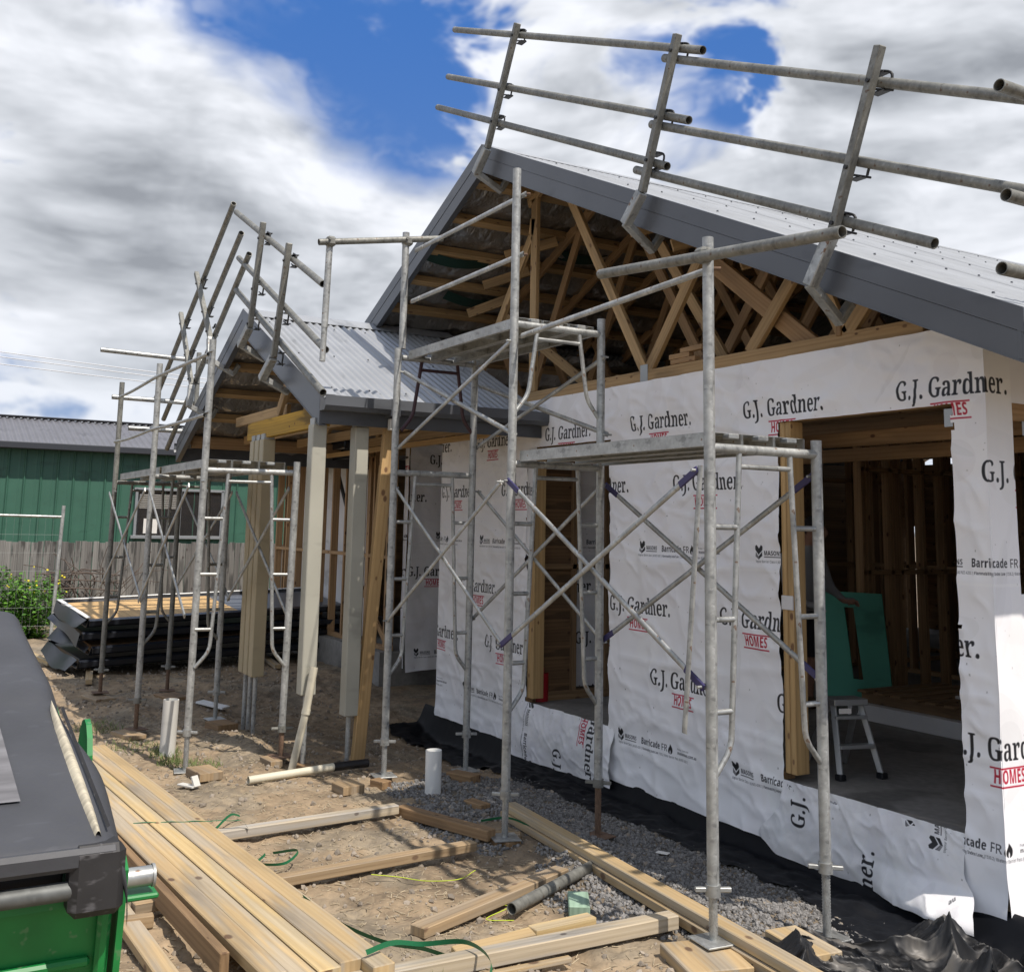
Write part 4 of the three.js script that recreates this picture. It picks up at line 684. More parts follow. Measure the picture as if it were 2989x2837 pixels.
{
  const t = thing('scaffold', 'galvanised frame scaffold of two bays standing in front of the porch gable', 'scaffold', [-6.1, 0, 2.3]);
  const zf = 2.61, zb = 1.98;
  ladderFrame(t, -4.40, zf, zb, { xb: -4.27, tall: [2.99, 2.13], jk: [{ block: 0 }, { rusty: true, block: 0.03 }], lean: [0.03, 0] });
  ladderFrame(t, -5.92, 2.66, zb, { xb: -6.08, tall: [3.0, 2.13], jk: [{ rusty: true, block: 0.02 }, { block: 0.03 }], m: M.galv, inner: M.galvDark });
  ladderFrame(t, -7.84, 2.63, 2.0, { tall: [3.05, 2.13], jk: [{ rusty: true, block: 0.02 }, { rusty: true, block: 0.02 }], m: M.galvDark, inner: M.galvDark });
  for (const [xa, xb] of [[-7.82, -5.95], [-5.92, -4.42]]) { xBrace(t, xa, xb, 2.68, 1.03, 1.94, null, 0.0165, false); xBrace(t, xa, xb, 1.95, 1.03, 1.94, null, 0.0165, false); deck(t, xa + 0.04, xb - 0.03, 2.60, 2.0, 2.085); }
  for (const y of [2.88, 2.44]) { part('guard_rail', pathG([[-4.36, y, 2.64], [-5.1, y - 0.015, 2.69], [-5.9, y, 2.69]], 0.0135, 16, 8), M.galv, t); part('guard_rail', pathG([[-5.9, y, 2.69], [-6.9, y - 0.015, 2.69], [-7.84, y + 0.01, 2.66]], 0.0135, 16, 8), M.galv, t); }
  for (const [x, y] of [[-4.36, 2.9], [-4.37, 2.46], [-5.9, 2.46], [-5.9, 2.9], [-7.84, 1.96], [-4.36, 1.97]]) part('wing_pin', tubeG([x, y, 2.63], [x + 0.05, y, 2.62], 0.009, { hollow: false, seg: 8 }), M.galvBright, t);
}

// ================================================================== guard rails clamped to the roof edges
function clampG(c, dir, nrm) { // bent rod round a rail, with its bolt
  const a = c.clone().add(dir.clone().multiplyScalar(-0.03)).add(nrm.clone().multiplyScalar(0.055)), b = c.clone().add(dir.clone().multiplyScalar(0.06)).add(nrm.clone().multiplyScalar(0.05)), e = c.clone().add(dir.clone().multiplyScalar(0.075)).add(nrm.clone().multiplyScalar(-0.02));
  return merge([pathG([a, b, e], 0.007, 10, 6), tubeG(c.clone().add(dir.clone().multiplyScalar(-0.035)).add(nrm.clone().multiplyScalar(-0.032)), c.clone().add(dir.clone().multiplyScalar(0.10)).add(nrm.clone().multiplyScalar(-0.026)), 0.006, { hollow: false, seg: 6 }), cbox(0.075, 0.006, 0.05, 0.001).translate(c.x, c.y + 0.045, c.z - 0.01), cbox(0.075, 0.006, 0.05, 0.001).translate(c.x, c.y - 0.045, c.z - 0.01)]);
}
function rakeGuard(label, sgn, z, rails, posts, base) {
  const t = thing('roof_guard_rail', label, 'guard rail', base);
  for (const [x0, y0, x1, y1] of rails) part('rail_tube', tubeG([x0, y0, z], [x1, y1, z], 0.0262, {}), M.galvDark, t);
  const dir = V(1, -sgn * SL, 0).normalize(), n = V(sgn * SL, 1, 0).normalize();
  for (const { top, mid, low, hook, ys } of posts) {
    const p = part('bracket_post', beamG([mid[0], mid[1], z + 0.052], [top[0], top[1], z + 0.052], 0.045, 0.045, V(0, 0, 1), 0.004), M.galvDark, t);
    part('bracket_sleeve', beamG([mid[0], mid[1], z + 0.054], [low[0], low[1], z + 0.072], 0.062, 0.06, V(0, 0, 1), 0.005), M.galv, p);
    part('bracket_arm', beamG([low[0], low[1] + 0.012, z + 0.075], [hook[0], hook[1], z - 0.16], 0.05, 0.045, V(0, 1, 0), 0.004), M.galv, p);
    part('bracket_arm', beamG([hook[0], hook[1] + 0.01, z - 0.15], [hook[0] + 0.04, hook[1] + 0.10, z - 0.19], 0.05, 0.04, V(0, 0, 1), 0.004), M.galvDark, p);
    for (const y of ys) { const k = (y - mid[1]) / (top[1] - mid[1]), c = V(lerp(mid[0], top[0], k), y, z); part('rail_clamp', clampG(c.clone().add(V(0, 0, 0.0)), dir, n), M.bolt, p); part('clamp_bolt', tubeG(c.clone().add(V(0, -0.005, 0.07)), c.clone().add(V(0, -0.005, 0.085)), 0.011, { hollow: false, seg: 6 }), M.bolt, p); }
  }
  return t;
}
rakeGuard('three rail tube guard rail above the long right edge of the tall gable', 1, 0.648,
  [[-4.54, 5.953, -1.273, 4.464], [-1.63, 4.555, 0.76, 3.445], [-4.646, 5.562, -1.402, 4.08], [-1.759, 4.173, 0.74, 3.06], [-4.837, 5.349, -1.607, 3.858], [-1.918, 3.926, 0.261, 2.958]],
  [{ top: [-3.36, 5.50], mid: [-3.80, 4.64], low: [-3.95, 4.47], hook: [-3.93, 4.36], ys: [5.42, 5.05, 4.83] }, { top: [-1.44, 4.62], mid: [-1.787, 3.735], low: [-1.93, 3.565], hook: [-1.95, 3.43], ys: [4.53, 4.16, 3.92] }, { top: [0.045, 3.95], mid: [-0.27, 3.13], low: [-0.408, 2.885], hook: [-0.43, 2.73], ys: [3.80, 3.42, 3.17] }], [-1.9, 3.6, 0.65]);
rakeGuard('three rail tube guard rail above the near right edge of the porch gable', 1, 1.948,
  [[-6.458, 4.582, -3.951, 3.408], [-6.274, 4.097, -3.835, 2.908], [-6.30, 3.80, -3.849, 2.605]],
  [{ top: [-5.37, 4.21], mid: [-5.60, 3.34], low: [-5.80, 3.20], hook: [-5.82, 3.10], ys: [4.08, 3.66, 3.37] }, { top: [-4.63, 3.86], mid: [-4.885, 2.985], low: [-5.10, 2.835], hook: [-5.12, 2.74], ys: [3.73, 3.29, 2.98] }], [-5.2, 3.0, 1.95]);
rakeGuard('three rail tube guard rail above the far left edge of the porch gable', -1, 1.948,
  [[-9.59, 3.103, -6.571, 4.696], [-9.082, 2.818, -6.233, 4.327], [-8.80, 2.468, -5.933, 4.064]],
  [{ top: [-7.70, 4.235], mid: [-6.95, 3.44], low: [-6.82, 3.20], hook: [-6.80, 3.08], ys: [4.10, 3.75, 3.52] }, { top: [-8.31, 3.91], mid: [-7.60, 3.05], low: [-7.56, 2.82], hook: [-7.54, 2.72], ys: [3.78, 3.40, 3.12] }], [-7.6, 2.9, 1.95]);
{
  const t = thing('eave_guard_rail', 'three rail tube guard rail along the far left gutter of the porch', 'guard rail', [-8.7, 2.4, 0.5]);
  for (const [y, z, dy] of [[3.49, 2.73, 0.09], [2.99, 2.58, 0.03], [2.665, 2.39, 0]]) part('rail_tube', tubeG([-8.7, y, z], [-8.7, y - dy, -1.2], 0.0262, {}), M.galvBright, t);
  for (const z of [1.7, -0.9]) part('bracket_post', beamG([-8.64, 2.36, z], [-8.64, 3.55, z], 0.045, 0.045, V(1, 0, 0)), M.galvDark, t);
  const t2 = thing('eave_guard_rail', 'three rail tube guard rail along the gutter nearest the camera', 'guard rail', [0.75, 2.4, -2]);
  for (const [y, z] of [[3.44, 0.90], [2.998, 0.89], [2.70, 0.94]]) part('rail_tube', tubeG([0.78, y, z], [0.78, y, -4], 0.0262, {}), M.galvDark, t2);
  for (const z of [-0.6, -2.8]) part('bracket_post', beamG([0.72, 2.40, z], [0.72, 3.55, z], 0.045, 0.045, V(1, 0, 0)), M.galvDark, t2);
}

// ================================================================== timber lying on the ground
function board(name, a, b, w, h, m, label, category = 'timber', group, up) {
  a = v3(a); b = v3(b); const g = beamG(a, b, w, h, up || V(0, 1, 0), 0.004), c = a.clone().add(b).multiplyScalar(0.5);
  return solo(name, g, m, label, category, [c.x, Math.min(a.y, b.y) - h / 2, c.z], group);
}
// bearers and the bundle of planks on them
board('timber_bearer', [-2.63, 0.030, 3.45], [-2.69, 0.050, 1.80], 0.07, 0.05, M.weathered[0], 'pale grey timber bearer poking out from under the plank stack toward the white pipe');
board('timber_bearer', [-1.78, 0.030, 3.45], [-1.92, 0.030, 1.70], 0.07, 0.045, M.weathered[1], 'long weathered timber bearer running from the plank stack to the middle scaffold foot');
board('timber_bearer', [-0.62, 0.036, 3.40], [-0.575, 0.036, 1.44], 0.075, 0.058, M.weathered[0], 'pale squared beam running from the plank ends to the doubled timbers');
board('timber_offcut', [-0.99, 0.022, 2.46], [-1.37, 0.022, 1.50], 0.085, 0.044, M.weathered[1], 'brown timber length beside the loose steel tube');
board('timber_batten', [-0.515, 0.010, 2.60], [-0.485, 0.012, 2.03], 0.03, 0.022, M.plank[1], 'thin batten lying in front of the pale squared beam');
{ // split piece of timber
  const t = thing('split_timber', 'yellow timber piece with a split end behind the pale squared beam', 'timber', [-0.74, 0, 2.1]);
  part('block', beamG([-0.745, 0.024, 2.05], [-0.752, 0.026, 1.745], 0.07, 0.048), M.plank[2], t); part('split_end', beamG([-0.735, 0.016, 2.42], [-0.742, 0.022, 2.045], 0.05, 0.034, V(0.2, 1, 0)), M.plank[0], t); part('splinter', beamG([-0.77, 0.02, 2.2], [-0.768, 0.03, 2.03], 0.012, 0.03), M.plank[2], t);
}
board('long_timber', [-2.43, 0.014, 1.205], [0.30, 0.028, 1.440], 0.088, 0.042, M.plank[1], 'lower board of the doubled long timbers lying by the wall', 'timber', 'doubled timbers by the wall');
board('long_timber', [-2.425, 0.058, 1.195], [0.31, 0.072, 1.425], 0.085, 0.042, M.plank[0], 'upper board of the doubled long timbers lying by the wall', 'timber', 'doubled timbers by the wall');
board('short_timber', [-2.72, 0.030, 1.765], [-2.03, 0.030, 1.53], 0.07, 0.058, M.brownWood, 'short brown timber between the white pipe and the middle scaffold foot');
{
  const dir = V(-1, 0, 0.068).normalize(), across = V(0.068, 0, 1).normalize(), W = 0.094, names = ['outermost plank of the pale timber stack, nearest the house', 'second plank from the house side of the pale timber stack', 'middle plank of the pale timber stack', 'fourth plank from the house side of the pale timber stack', 'plank of the timber stack on the side of the green bin'];
  for (let k = 0; k < 5; k++) {
    const st = V(-0.55 - [0, 0.10, 0.07, 0.05, 0.13][k], 0.083 + rr(-0.003, 0.003), 2.754).add(across.clone().multiplyScalar(W * (k + 0.5))), L = [4.42, 4.36, 4.42, 4.45, 4.3][k];
    board('timber_plank', st, st.clone().add(dir.clone().multiplyScalar(L)), W - 0.005, 0.045, M.plank[k % 3], names[k], 'plank', 'planks of the timber stack');
  }
  for (const [k, o, y, s] of [[0, 0.45, 0.036, 1.05], [1, 0.30, 0.036, 1.2]]) { const st = V(-s, y, 2.754).add(across.clone().multiplyScalar(o)); }
  board('edge_board', [-0.88, 0.075, 3.295], [-4.6, 0.075, 3.51], 0.036, 0.092, M.brownWood, 'brown board set on edge between the timber stack and the green bin');
  board('ground_plank', [-0.95, 0.022, 3.47], [-4.0, 0.022, 3.60], 0.085, 0.04, M.plank[1], 'pale plank on the soil next to the green bin');
  board('cross_bearer', [-1.62, 0.028, 3.60], [-1.60, 0.028, 3.40], 0.05, 0.05, M.weathered[1], 'short cross bearer beside the green bin');
  const sg = gridG(40, 1, (u, v) => { const a = V(-2.62, 0, 2.70).add(across.clone().multiplyScalar(0.56 * u)); const y = 0.108 + 0.006 * Math.sin(u * 30) * 0.3; return [a.x - 0.25 * u + 0.014 * v, u < 0.06 ? lerp(0.06, y, u / 0.06) : y, a.z]; }, {});
  solo('packing_strap', sg, M.strap, 'green packing strap lying across the pale timber stack', 'strap', [-2.7, 0.1, 2.95]);
}
function strapLoop(pts, label, w = 0.013) {
  const c = new THREE.CatmullRomCurve3(pts.map(v3)), n = 60;
  const g = gridG(n, 1, (u, v) => { const p = c.getPointAt(u); return [p.x, p.y + v * w, p.z + v * w * 0.4]; }, {}); solo('packing_strap', g, M.strap, label, 'strap', [pts[0][0], 0, pts[0][2]]);
}
strapLoop([[-3.05, 0.012, 2.62], [-2.95, 0.05, 2.70], [-2.8, 0.03, 2.82]], 'green packing strap end curling up beside the plank stack');
strapLoop([[-2.30, 0.01, 2.66], [-2.15, 0.05, 2.58], [-2.05, 0.03, 2.68], [-2.15, 0.015, 2.78], [-2.3, 0.01, 2.70]], 'small loop of green strap on the soil by the plank stack');
strapLoop([[-1.35, 0.10, 2.83], [-1.15, 0.055, 2.76], [-0.95, 0.012, 2.62], [-0.80, 0.02, 2.52], [-0.72, 0.01, 2.46]], 'green strap trailing off the plank stack onto the soil', 0.02);
strapLoop([[-0.62, 0.12, 2.84], [-0.66, 0.12, 2.72], [-0.72, 0.07, 2.56], [-0.62, 0.085, 2.42], [-0.42, 0.07, 2.42], [-0.36, 0.012, 2.5], [-0.38, 0.01, 2.62]], 'green strap arching over the pale squared beam', 0.02);
strapLoop([[-2.35, 0.012, 1.42], [-2.2, 0.05, 1.32], [-2.0, 0.012, 1.24], [-1.85, 0.012, 1.28], [-1.8, 0.02, 1.2]], 'dark green strap on the shaded gravel by the middle scaffold foot');
for (const [k, pts] of [[[-1.75, 0.03, 2.35], [-1.72, 0.012, 2.22], [-1.62, 0.008, 2.12], [-1.55, 0.02, 1.98], [-1.62, 0.015, 1.85]], [[-1.28, 0.006, 2.12], [-1.2, 0.01, 2.0], [-1.12, 0.02, 1.94], [-1.05, 0.006, 2.1], [-0.98, 0.012, 2.0]]].entries()) {
  solo('builders_string', pathG(pts.map(([x, y, z]) => [x, y + groundH(x, z) + 0.012, z]), 0.0022, 40, 5), M.string, ['thin lime string on the soil between the two long bearers', 'thin lime string on the soil beside the loose steel tube'][k], 'string', [pts[0][0], 0, pts[0][2]]);
}
// packing blocks under the scaffold feet and loose blocks
function block(x, z, w, h, d, a, m, label) { const g = cbox(w, h, d, 0.004).rotateY(a).translate(x, groundH(x, z) + h / 2 - 0.004, z); solo('packing_block', g, m, label, 'timber block', [x, 0, z]); }
block(-1.005, 1.645, 0.20, 0.048, 0.095, -0.55, M.greenBlock, 'green treated timber offcut by the loose steel tube');
block(-0.22, 1.565, 0.30, 0.050, 0.27, -0.28, M.plank[1], 'timber block under the scaffold foot nearest the camera');
block(-0.17, 1.09, 0.30, 0.055, 0.16, -0.12, M.plank[0], 'timber block beside the crumpled black plastic');
block(-2.02, 1.47, 0.20, 0.045, 0.10, 0.25, M.brownWood, 'timber block under the plated front foot at the middle of the scaffold');
block(-2.12, 1.42, 0.22, 0.03, 0.07, 1.0, M.weathered[1], 'thin offcut under the corner of the middle scaffold plate');
block(-3.36, 1.84, 0.17, 0.055, 0.15, 0.1, M.weathered[1], 'sunlit block left of the far scaffold foot of the wall scaffold');
block(-3.44, 1.58, 0.13, 0.05, 0.08, 0.3, M.brownWood, 'small block right of the far scaffold foot of the wall scaffold');
block(-3.42, 0.98, 0.22, 0.055, 0.11, 0.4, M.brownWood, 'shaded block behind the upright white pipe');
block(-2.72, 1.25, 0.17, 0.04, 0.08, 0.2, M.brownWood, 'low offcut lying right of the upright white pipe');
block(-4.12, 2.56, 0.24, 0.055, 0.16, 0.15, M.weathered[1], 'block under the near front foot of the porch scaffold');
block(-4.26, 2.06, 0.20, 0.045, 0.09, 0.1, M.weathered[1], 'thin block under the near rear foot of the porch scaffold');
block(-4.10, 1.86, 0.22, 0.04, 0.07, 0.35, M.brownWood, 'thin brown offcut lying by the leaning pale pipe');
block(-5.72, 2.02, 0.24, 0.06, 0.18, 0.2, M.brownWood, 'dark block in the shade under the middle of the porch scaffold');
block(-7.50, 2.03, 0.34, 0.045, 0.22, 0.2, M.brownWood, 'flat dark block under the far rear foot of the porch scaffold');
block(-5.78, 2.74, 0.30, 0.035, 0.15, 0.3, M.weathered[1], 'flat block under the middle front foot of the porch scaffold');
block(-7.72, 2.66, 0.36, 0.03, 0.2, 0.25, M.weathered[1], 'flat block under the far front foot of the porch scaffold');
for (const [x, y, l, d, a] of [[-2.28, 2.823, 0.26, 0.05, 0], [-2.32, 2.858, 0.20, 0.05, 0.06], [-2.20, 2.893, 0.24, 0.04, -0.05]]) { const g = cbox(l, 0.034, d, 0.003).rotateY(a).translate(x, y, -0.035); solo('timber_offcut', g, M.frameWood, ['bottom offcut of the little stack on the gable wall plate', 'middle offcut of the little stack on the gable wall plate', 'top offcut of the little stack on the gable wall plate'][[2.823, 2.858, 2.893].indexOf(y)], 'timber', [x, y, -0.03], 'offcuts on the gable wall plate'); }
// prop leaning under the porch gutter
board('timber_prop', [-4.13, -0.03, 1.47], [-4.13, 2.40, 1.31], 0.055, 0.09, M.jambWood, 'long raw timber prop beside the porch posts', 'timber', null, V(0, 0, 1));

// ================================================================== pipes
function pipe(name, a, b, r, m, label, cat = 'pipe', o = {}) { return solo(name, tubeG(a, b, r, { seg: 28, ...o }), m, label, cat, [a[0], Math.min(a[1], b[1]), a[2]]); }
pipe('steel_tube', [-1.045, 0.020, 1.975], [-1.37, 0.022, 1.33], 0.026, M.galvDark, 'loose galvanised scaffold tube lying on the soil');
pipe('upright_pipe', [-3.12, -0.10, 1.355], [-3.115, 0.262, 1.36], 0.052, M.pvc, 'bright white drain pipe standing upright in the gravel');
pipe('upright_pipe', [-4.98, -0.10, 2.615], [-4.965, 0.385, 2.61], 0.056, M.pvcGrey, 'pale grey drain pipe standing upright at the left of the porch scaffold');
{
  const t = thing('conduit_pipe', 'pale conduit with a black sleeve lying below the porch posts', 'pipe', [-3.8, 0, 1.9]);
  part('tube', tubeG([-3.785, 0.035, 2.36], [-3.83, 0.055, 1.75], 0.026, {}), M.conduit, t); part('sleeve', tubeG([-3.83, 0.055, 1.765], [-3.865, 0.05, 1.50], 0.029, {}), M.black, t);
  const t2 = thing('leaning_conduit', 'pale conduit sticking out of the soil and leaning toward the posts', 'pipe', [-4.06, 0, 1.99]);
  part('tube', tubeG([-4.08, -0.06, 1.985], [-4.05, 0.40, 1.895], 0.026, {}), M.conduit, t2); part('tube', tubeG([-4.05, 0.39, 1.897], [-4.05, 0.69, 1.852], 0.028, {}), M.conduit, t2); part('joint_collar', tubeG([-4.05, 0.375, 1.90], [-4.05, 0.41, 1.893], 0.031, { hollow: false }), M.conduit, t2);
}
{ const g = cbox(0.30, 0.02, 0.12, 0.004).rotateZ(-0.12).rotateY(0.7).translate(-6.93, 0.0, 1.78); solo('white_offcut', g, M.pvc, 'white board offcut lying in the shaded soil', 'offcut', [-6.9, 0, 1.78]); }
{ const g = merge([cbox(0.14, 0.012, 0.05, 0.002).rotateY(0.5).translate(-3.90, 0.015, 2.72), cbox(0.016, 0.07, 0.05, 0.002).rotateZ(0.5).rotateY(0.5).translate(-3.86, 0.045, 2.68)]); solo('bent_bracket', g, M.pvcGrey, 'bent pale bracket in front of the near scaffold foot', 'bracket', [-3.9, 0, 2.7]); }
{ const g = cbox(0.07, 0.004, 0.04, 0.001).rotateY(0.5).translate(-1.62, groundH(-1.62, 0.68) + 0.018, 0.68); solo('paper_scrap', g, M.paper, 'small white paper scrap on the shaded gravel', 'paper', [-1.6, 0, 0.68]); }

// ================================================================== crumpled black plastic
{
  const ridge = (n, p) => Math.pow(1 - Math.abs(2 * n - 1), p);
  const g = gridG(240, 190, (u, v) => {
    const x = lerp(-0.32, 1.35, u), z = lerp(0.16, 1.52, v), e = Math.min(u, 1 - u, v, 1 - v) * 6 + 1.1 * (fbm(u * 5, v * 5, 3) - 0.5), hump = smooth(0, 0.9, e);
    const a = fbm(x * 1.7, z * 1.7 + 4, 2), wx = x + 0.35 * (a - 0.5), wz = z + 0.35 * (fbm(x * 1.9 + 7, z * 1.9, 2) - 0.5);
    const f1 = ridge(n2(wx * 2.2 + wz * 1.6, wz * 2.4 - wx * 1.1), 3), f2 = ridge(n2(wx * 4.4 - wz * 3.0 + 5, wz * 2.6 + wx * 1.5), 4), f3 = ridge(n2(wx * 9 + wz * 6 + 9, wz * 7 - wx * 3), 5), f4 = ridge(n2(wx * 19 - wz * 8, wz * 17 + wx * 9), 4);
    const y = groundH(x, z) + 0.014 + hump * (0.13 * f1 + 0.10 * f2 + 0.036 * f3 + 0.009 * f4);
    return [x + 0.03 * (f2 - 0.3), y, z + 0.03 * (f3 - 0.3)];
  }, { uv: (u, v, p) => [p[0], p[2]] });
  solo('crumpled_plastic', g, M.membrane, 'heap of crumpled black plastic sheet at the near corner of the wall', 'plastic sheet', [0.25, 0, 0.8]);
}

// ================================================================== green bin
{
  const t = thing('waste_bin', 'large green waste bin with a dark sloping lid in the foreground', 'bin', [0.2, 0, 4.6]);
  const prof = [[0.752, 0.965], [0.757, 0.988], [0.744, 1.006], [0.70, 1.024], [0.45, 1.113], [0.18, 1.210], [0.10, 1.245], [-0.10, 1.305], [-0.40, 1.400], [-0.47, 1.405], [-0.52, 1.36]];
  const c = new THREE.CatmullRomCurve3(prof.map(([x, y]) => V(x, y, 0)), false, 'centripetal'), ZL = [3.986, 3.989, 3.995, 4.004, 4.018, 4.036, 4.06, 4.16, 4.3, 4.5, 5.2, 5.25], DY = [-0.13, -0.085, -0.052, -0.028, -0.012, -0.004, 0, 0, 0, 0, 0, -0.1];
  const fl = (x) => 0.075 * smooth(0.50, 0.10, x) + 0.05 * smooth(0.1, -0.45, x);     // the flank draws in toward the back
  const lid = part('lid', gridG(110, ZL.length - 1, (u, v) => { const p = c.getPointAt(u), k = Math.round(v * (ZL.length - 1)); return [p.x, p.y + DY[k], ZL[k] + (k < 8 ? fl(p.x) : 0)]; }, { uv: (u, v, p) => [p[2], p[0]], flip: true }), M.lid, t);
  part('worn_rib', gridG(50, 8, (u, v) => { const x = lerp(0.715, 0.17, u), k = prof.findIndex(([q], i) => i > 2 && q <= x), [xa, ya] = prof[k - 1], [xb, yb2] = prof[k], y = lerp(ya, yb2, (x - xa) / (xb - xa)), q = lerp(-1, 1, v), w = 0.0115 * Math.pow(Math.sin(Math.PI * clamp(0.06 + u * 0.94)), 0.5) + 0.002; return [x, y + 0.013 * (1 - q * q) - 0.002, 4.050 + 0.045 * u + q * w]; }, { uv: (u, v) => [v * 0.04, u * 0.6], flip: true }), M.lidWorn, lid);
  part('rib_channel', gridG(30, 2, (u, v) => { const x = lerp(0.70, 0.20, u), y = lerp(1.024, 1.203, u); return [x, y + 0.004 + 0.006 * v, 4.030 + 0.045 * u - 0.006 * v]; }, { uv: (u, v) => [v * 0.04, u * 0.6], flip: true }), M.lidBlack, lid);
  part('worn_panel', gridG(30, 4, (u, v) => { const x = lerp(0.575, 0.18, u), y = lerp(1.071, 1.213, u); return [x, y + 0.004, lerp(4.195 + 0.035 * u, 4.9, v)]; }, { uv: (u, v) => [v * 0.3, u * 0.4], flip: true }), M.lidPale, lid);
  part('lid_rim', planeUV(cbox(0.035, 0.045, 1.22, 0.010).translate(0.745, 0.985, 4.62)), M.lid, lid);
  part('corner_block', planeUV(cbox(0.080, 0.145, 0.112, 0.016).translate(0.724, 0.938, 4.052)), M.lidBlack, lid);
  part('lid_underside', planeUV(cbox(0.03, 0.09, 1.1, 0.004).translate(0.66, 0.955, 4.66)), M.black, lid);
  part('handle_bar', tubeG([0.735, 0.920, 4.10], [0.735, 0.920, 5.15], 0.0195, { hollow: false }), M.handleSteel, t);
  const bodyPts = [[-0.40, 1.10], [-0.36, 0.18], [0.56, 0.18], [0.665, 0.875], [0.70, 0.875], [0.70, 0.905], [-0.40, 1.12]];
  part('body', planeUV(slabG(bodyPts, 4.005, 5.20)), M.binGreen, t);
  part('body_rib', planeUV(cbox(0.022, 0.02, 1.16, 0.006).rotateZ(-0.15).translate(0.655, 0.745, 4.62)), M.binGreen, t);
  part('body_rib', planeUV(cbox(0.03, 0.66, 0.028, 0.008).rotateZ(-0.15).translate(0.625, 0.53, 4.018)), M.binGreen, t);
  const br = part('lift_bracket', planeUV(slabG([[0.60, 0.30], [0.69, 0.86], [0.70, 0.935], [0.66, 0.955], [0.62, 0.935], [0.56, 0.6]], 3.978, 3.992)), M.binGreen, t);
  part('trunnion', tubeG([0.652, 0.903, 4.03], [0.652, 0.903, 3.915], 0.0215, { hollow: false, seg: 24 }), M.galvBright, br); part('trunnion_cap', tubeG([0.652, 0.903, 3.918], [0.652, 0.903, 3.912], 0.0245, { hollow: false, seg: 24 }), M.galv, br);
  part('lift_lug', planeUV(cbox(0.10, 0.012, 0.085, 0.005).translate(0.62, 0.862, 3.945)), M.binGreen, t);
  part('hinge_ear', planeUV(slabG([...Array(16)].map((_, k) => [0.10 + 0.09 * Math.cos(k / 16 * 6.283), 1.03 + 0.13 * Math.sin(k / 16 * 6.283)]), 3.985, 3.999)), M.binGreen, t);
  for (const [x, z] of [[-0.25, 4.12], [0.45, 4.12], [-0.25, 5.08], [0.45, 5.08]]) { const w = part('caster', tubeG([x, 0.09, z - 0.025], [x, 0.09, z + 0.025], 0.085, { hollow: false, seg: 24 }), M.black, t); part('caster_fork', planeUV(cbox(0.07, 0.10, 0.08, 0.006).translate(x, 0.145, z)), M.galv, w); }
}

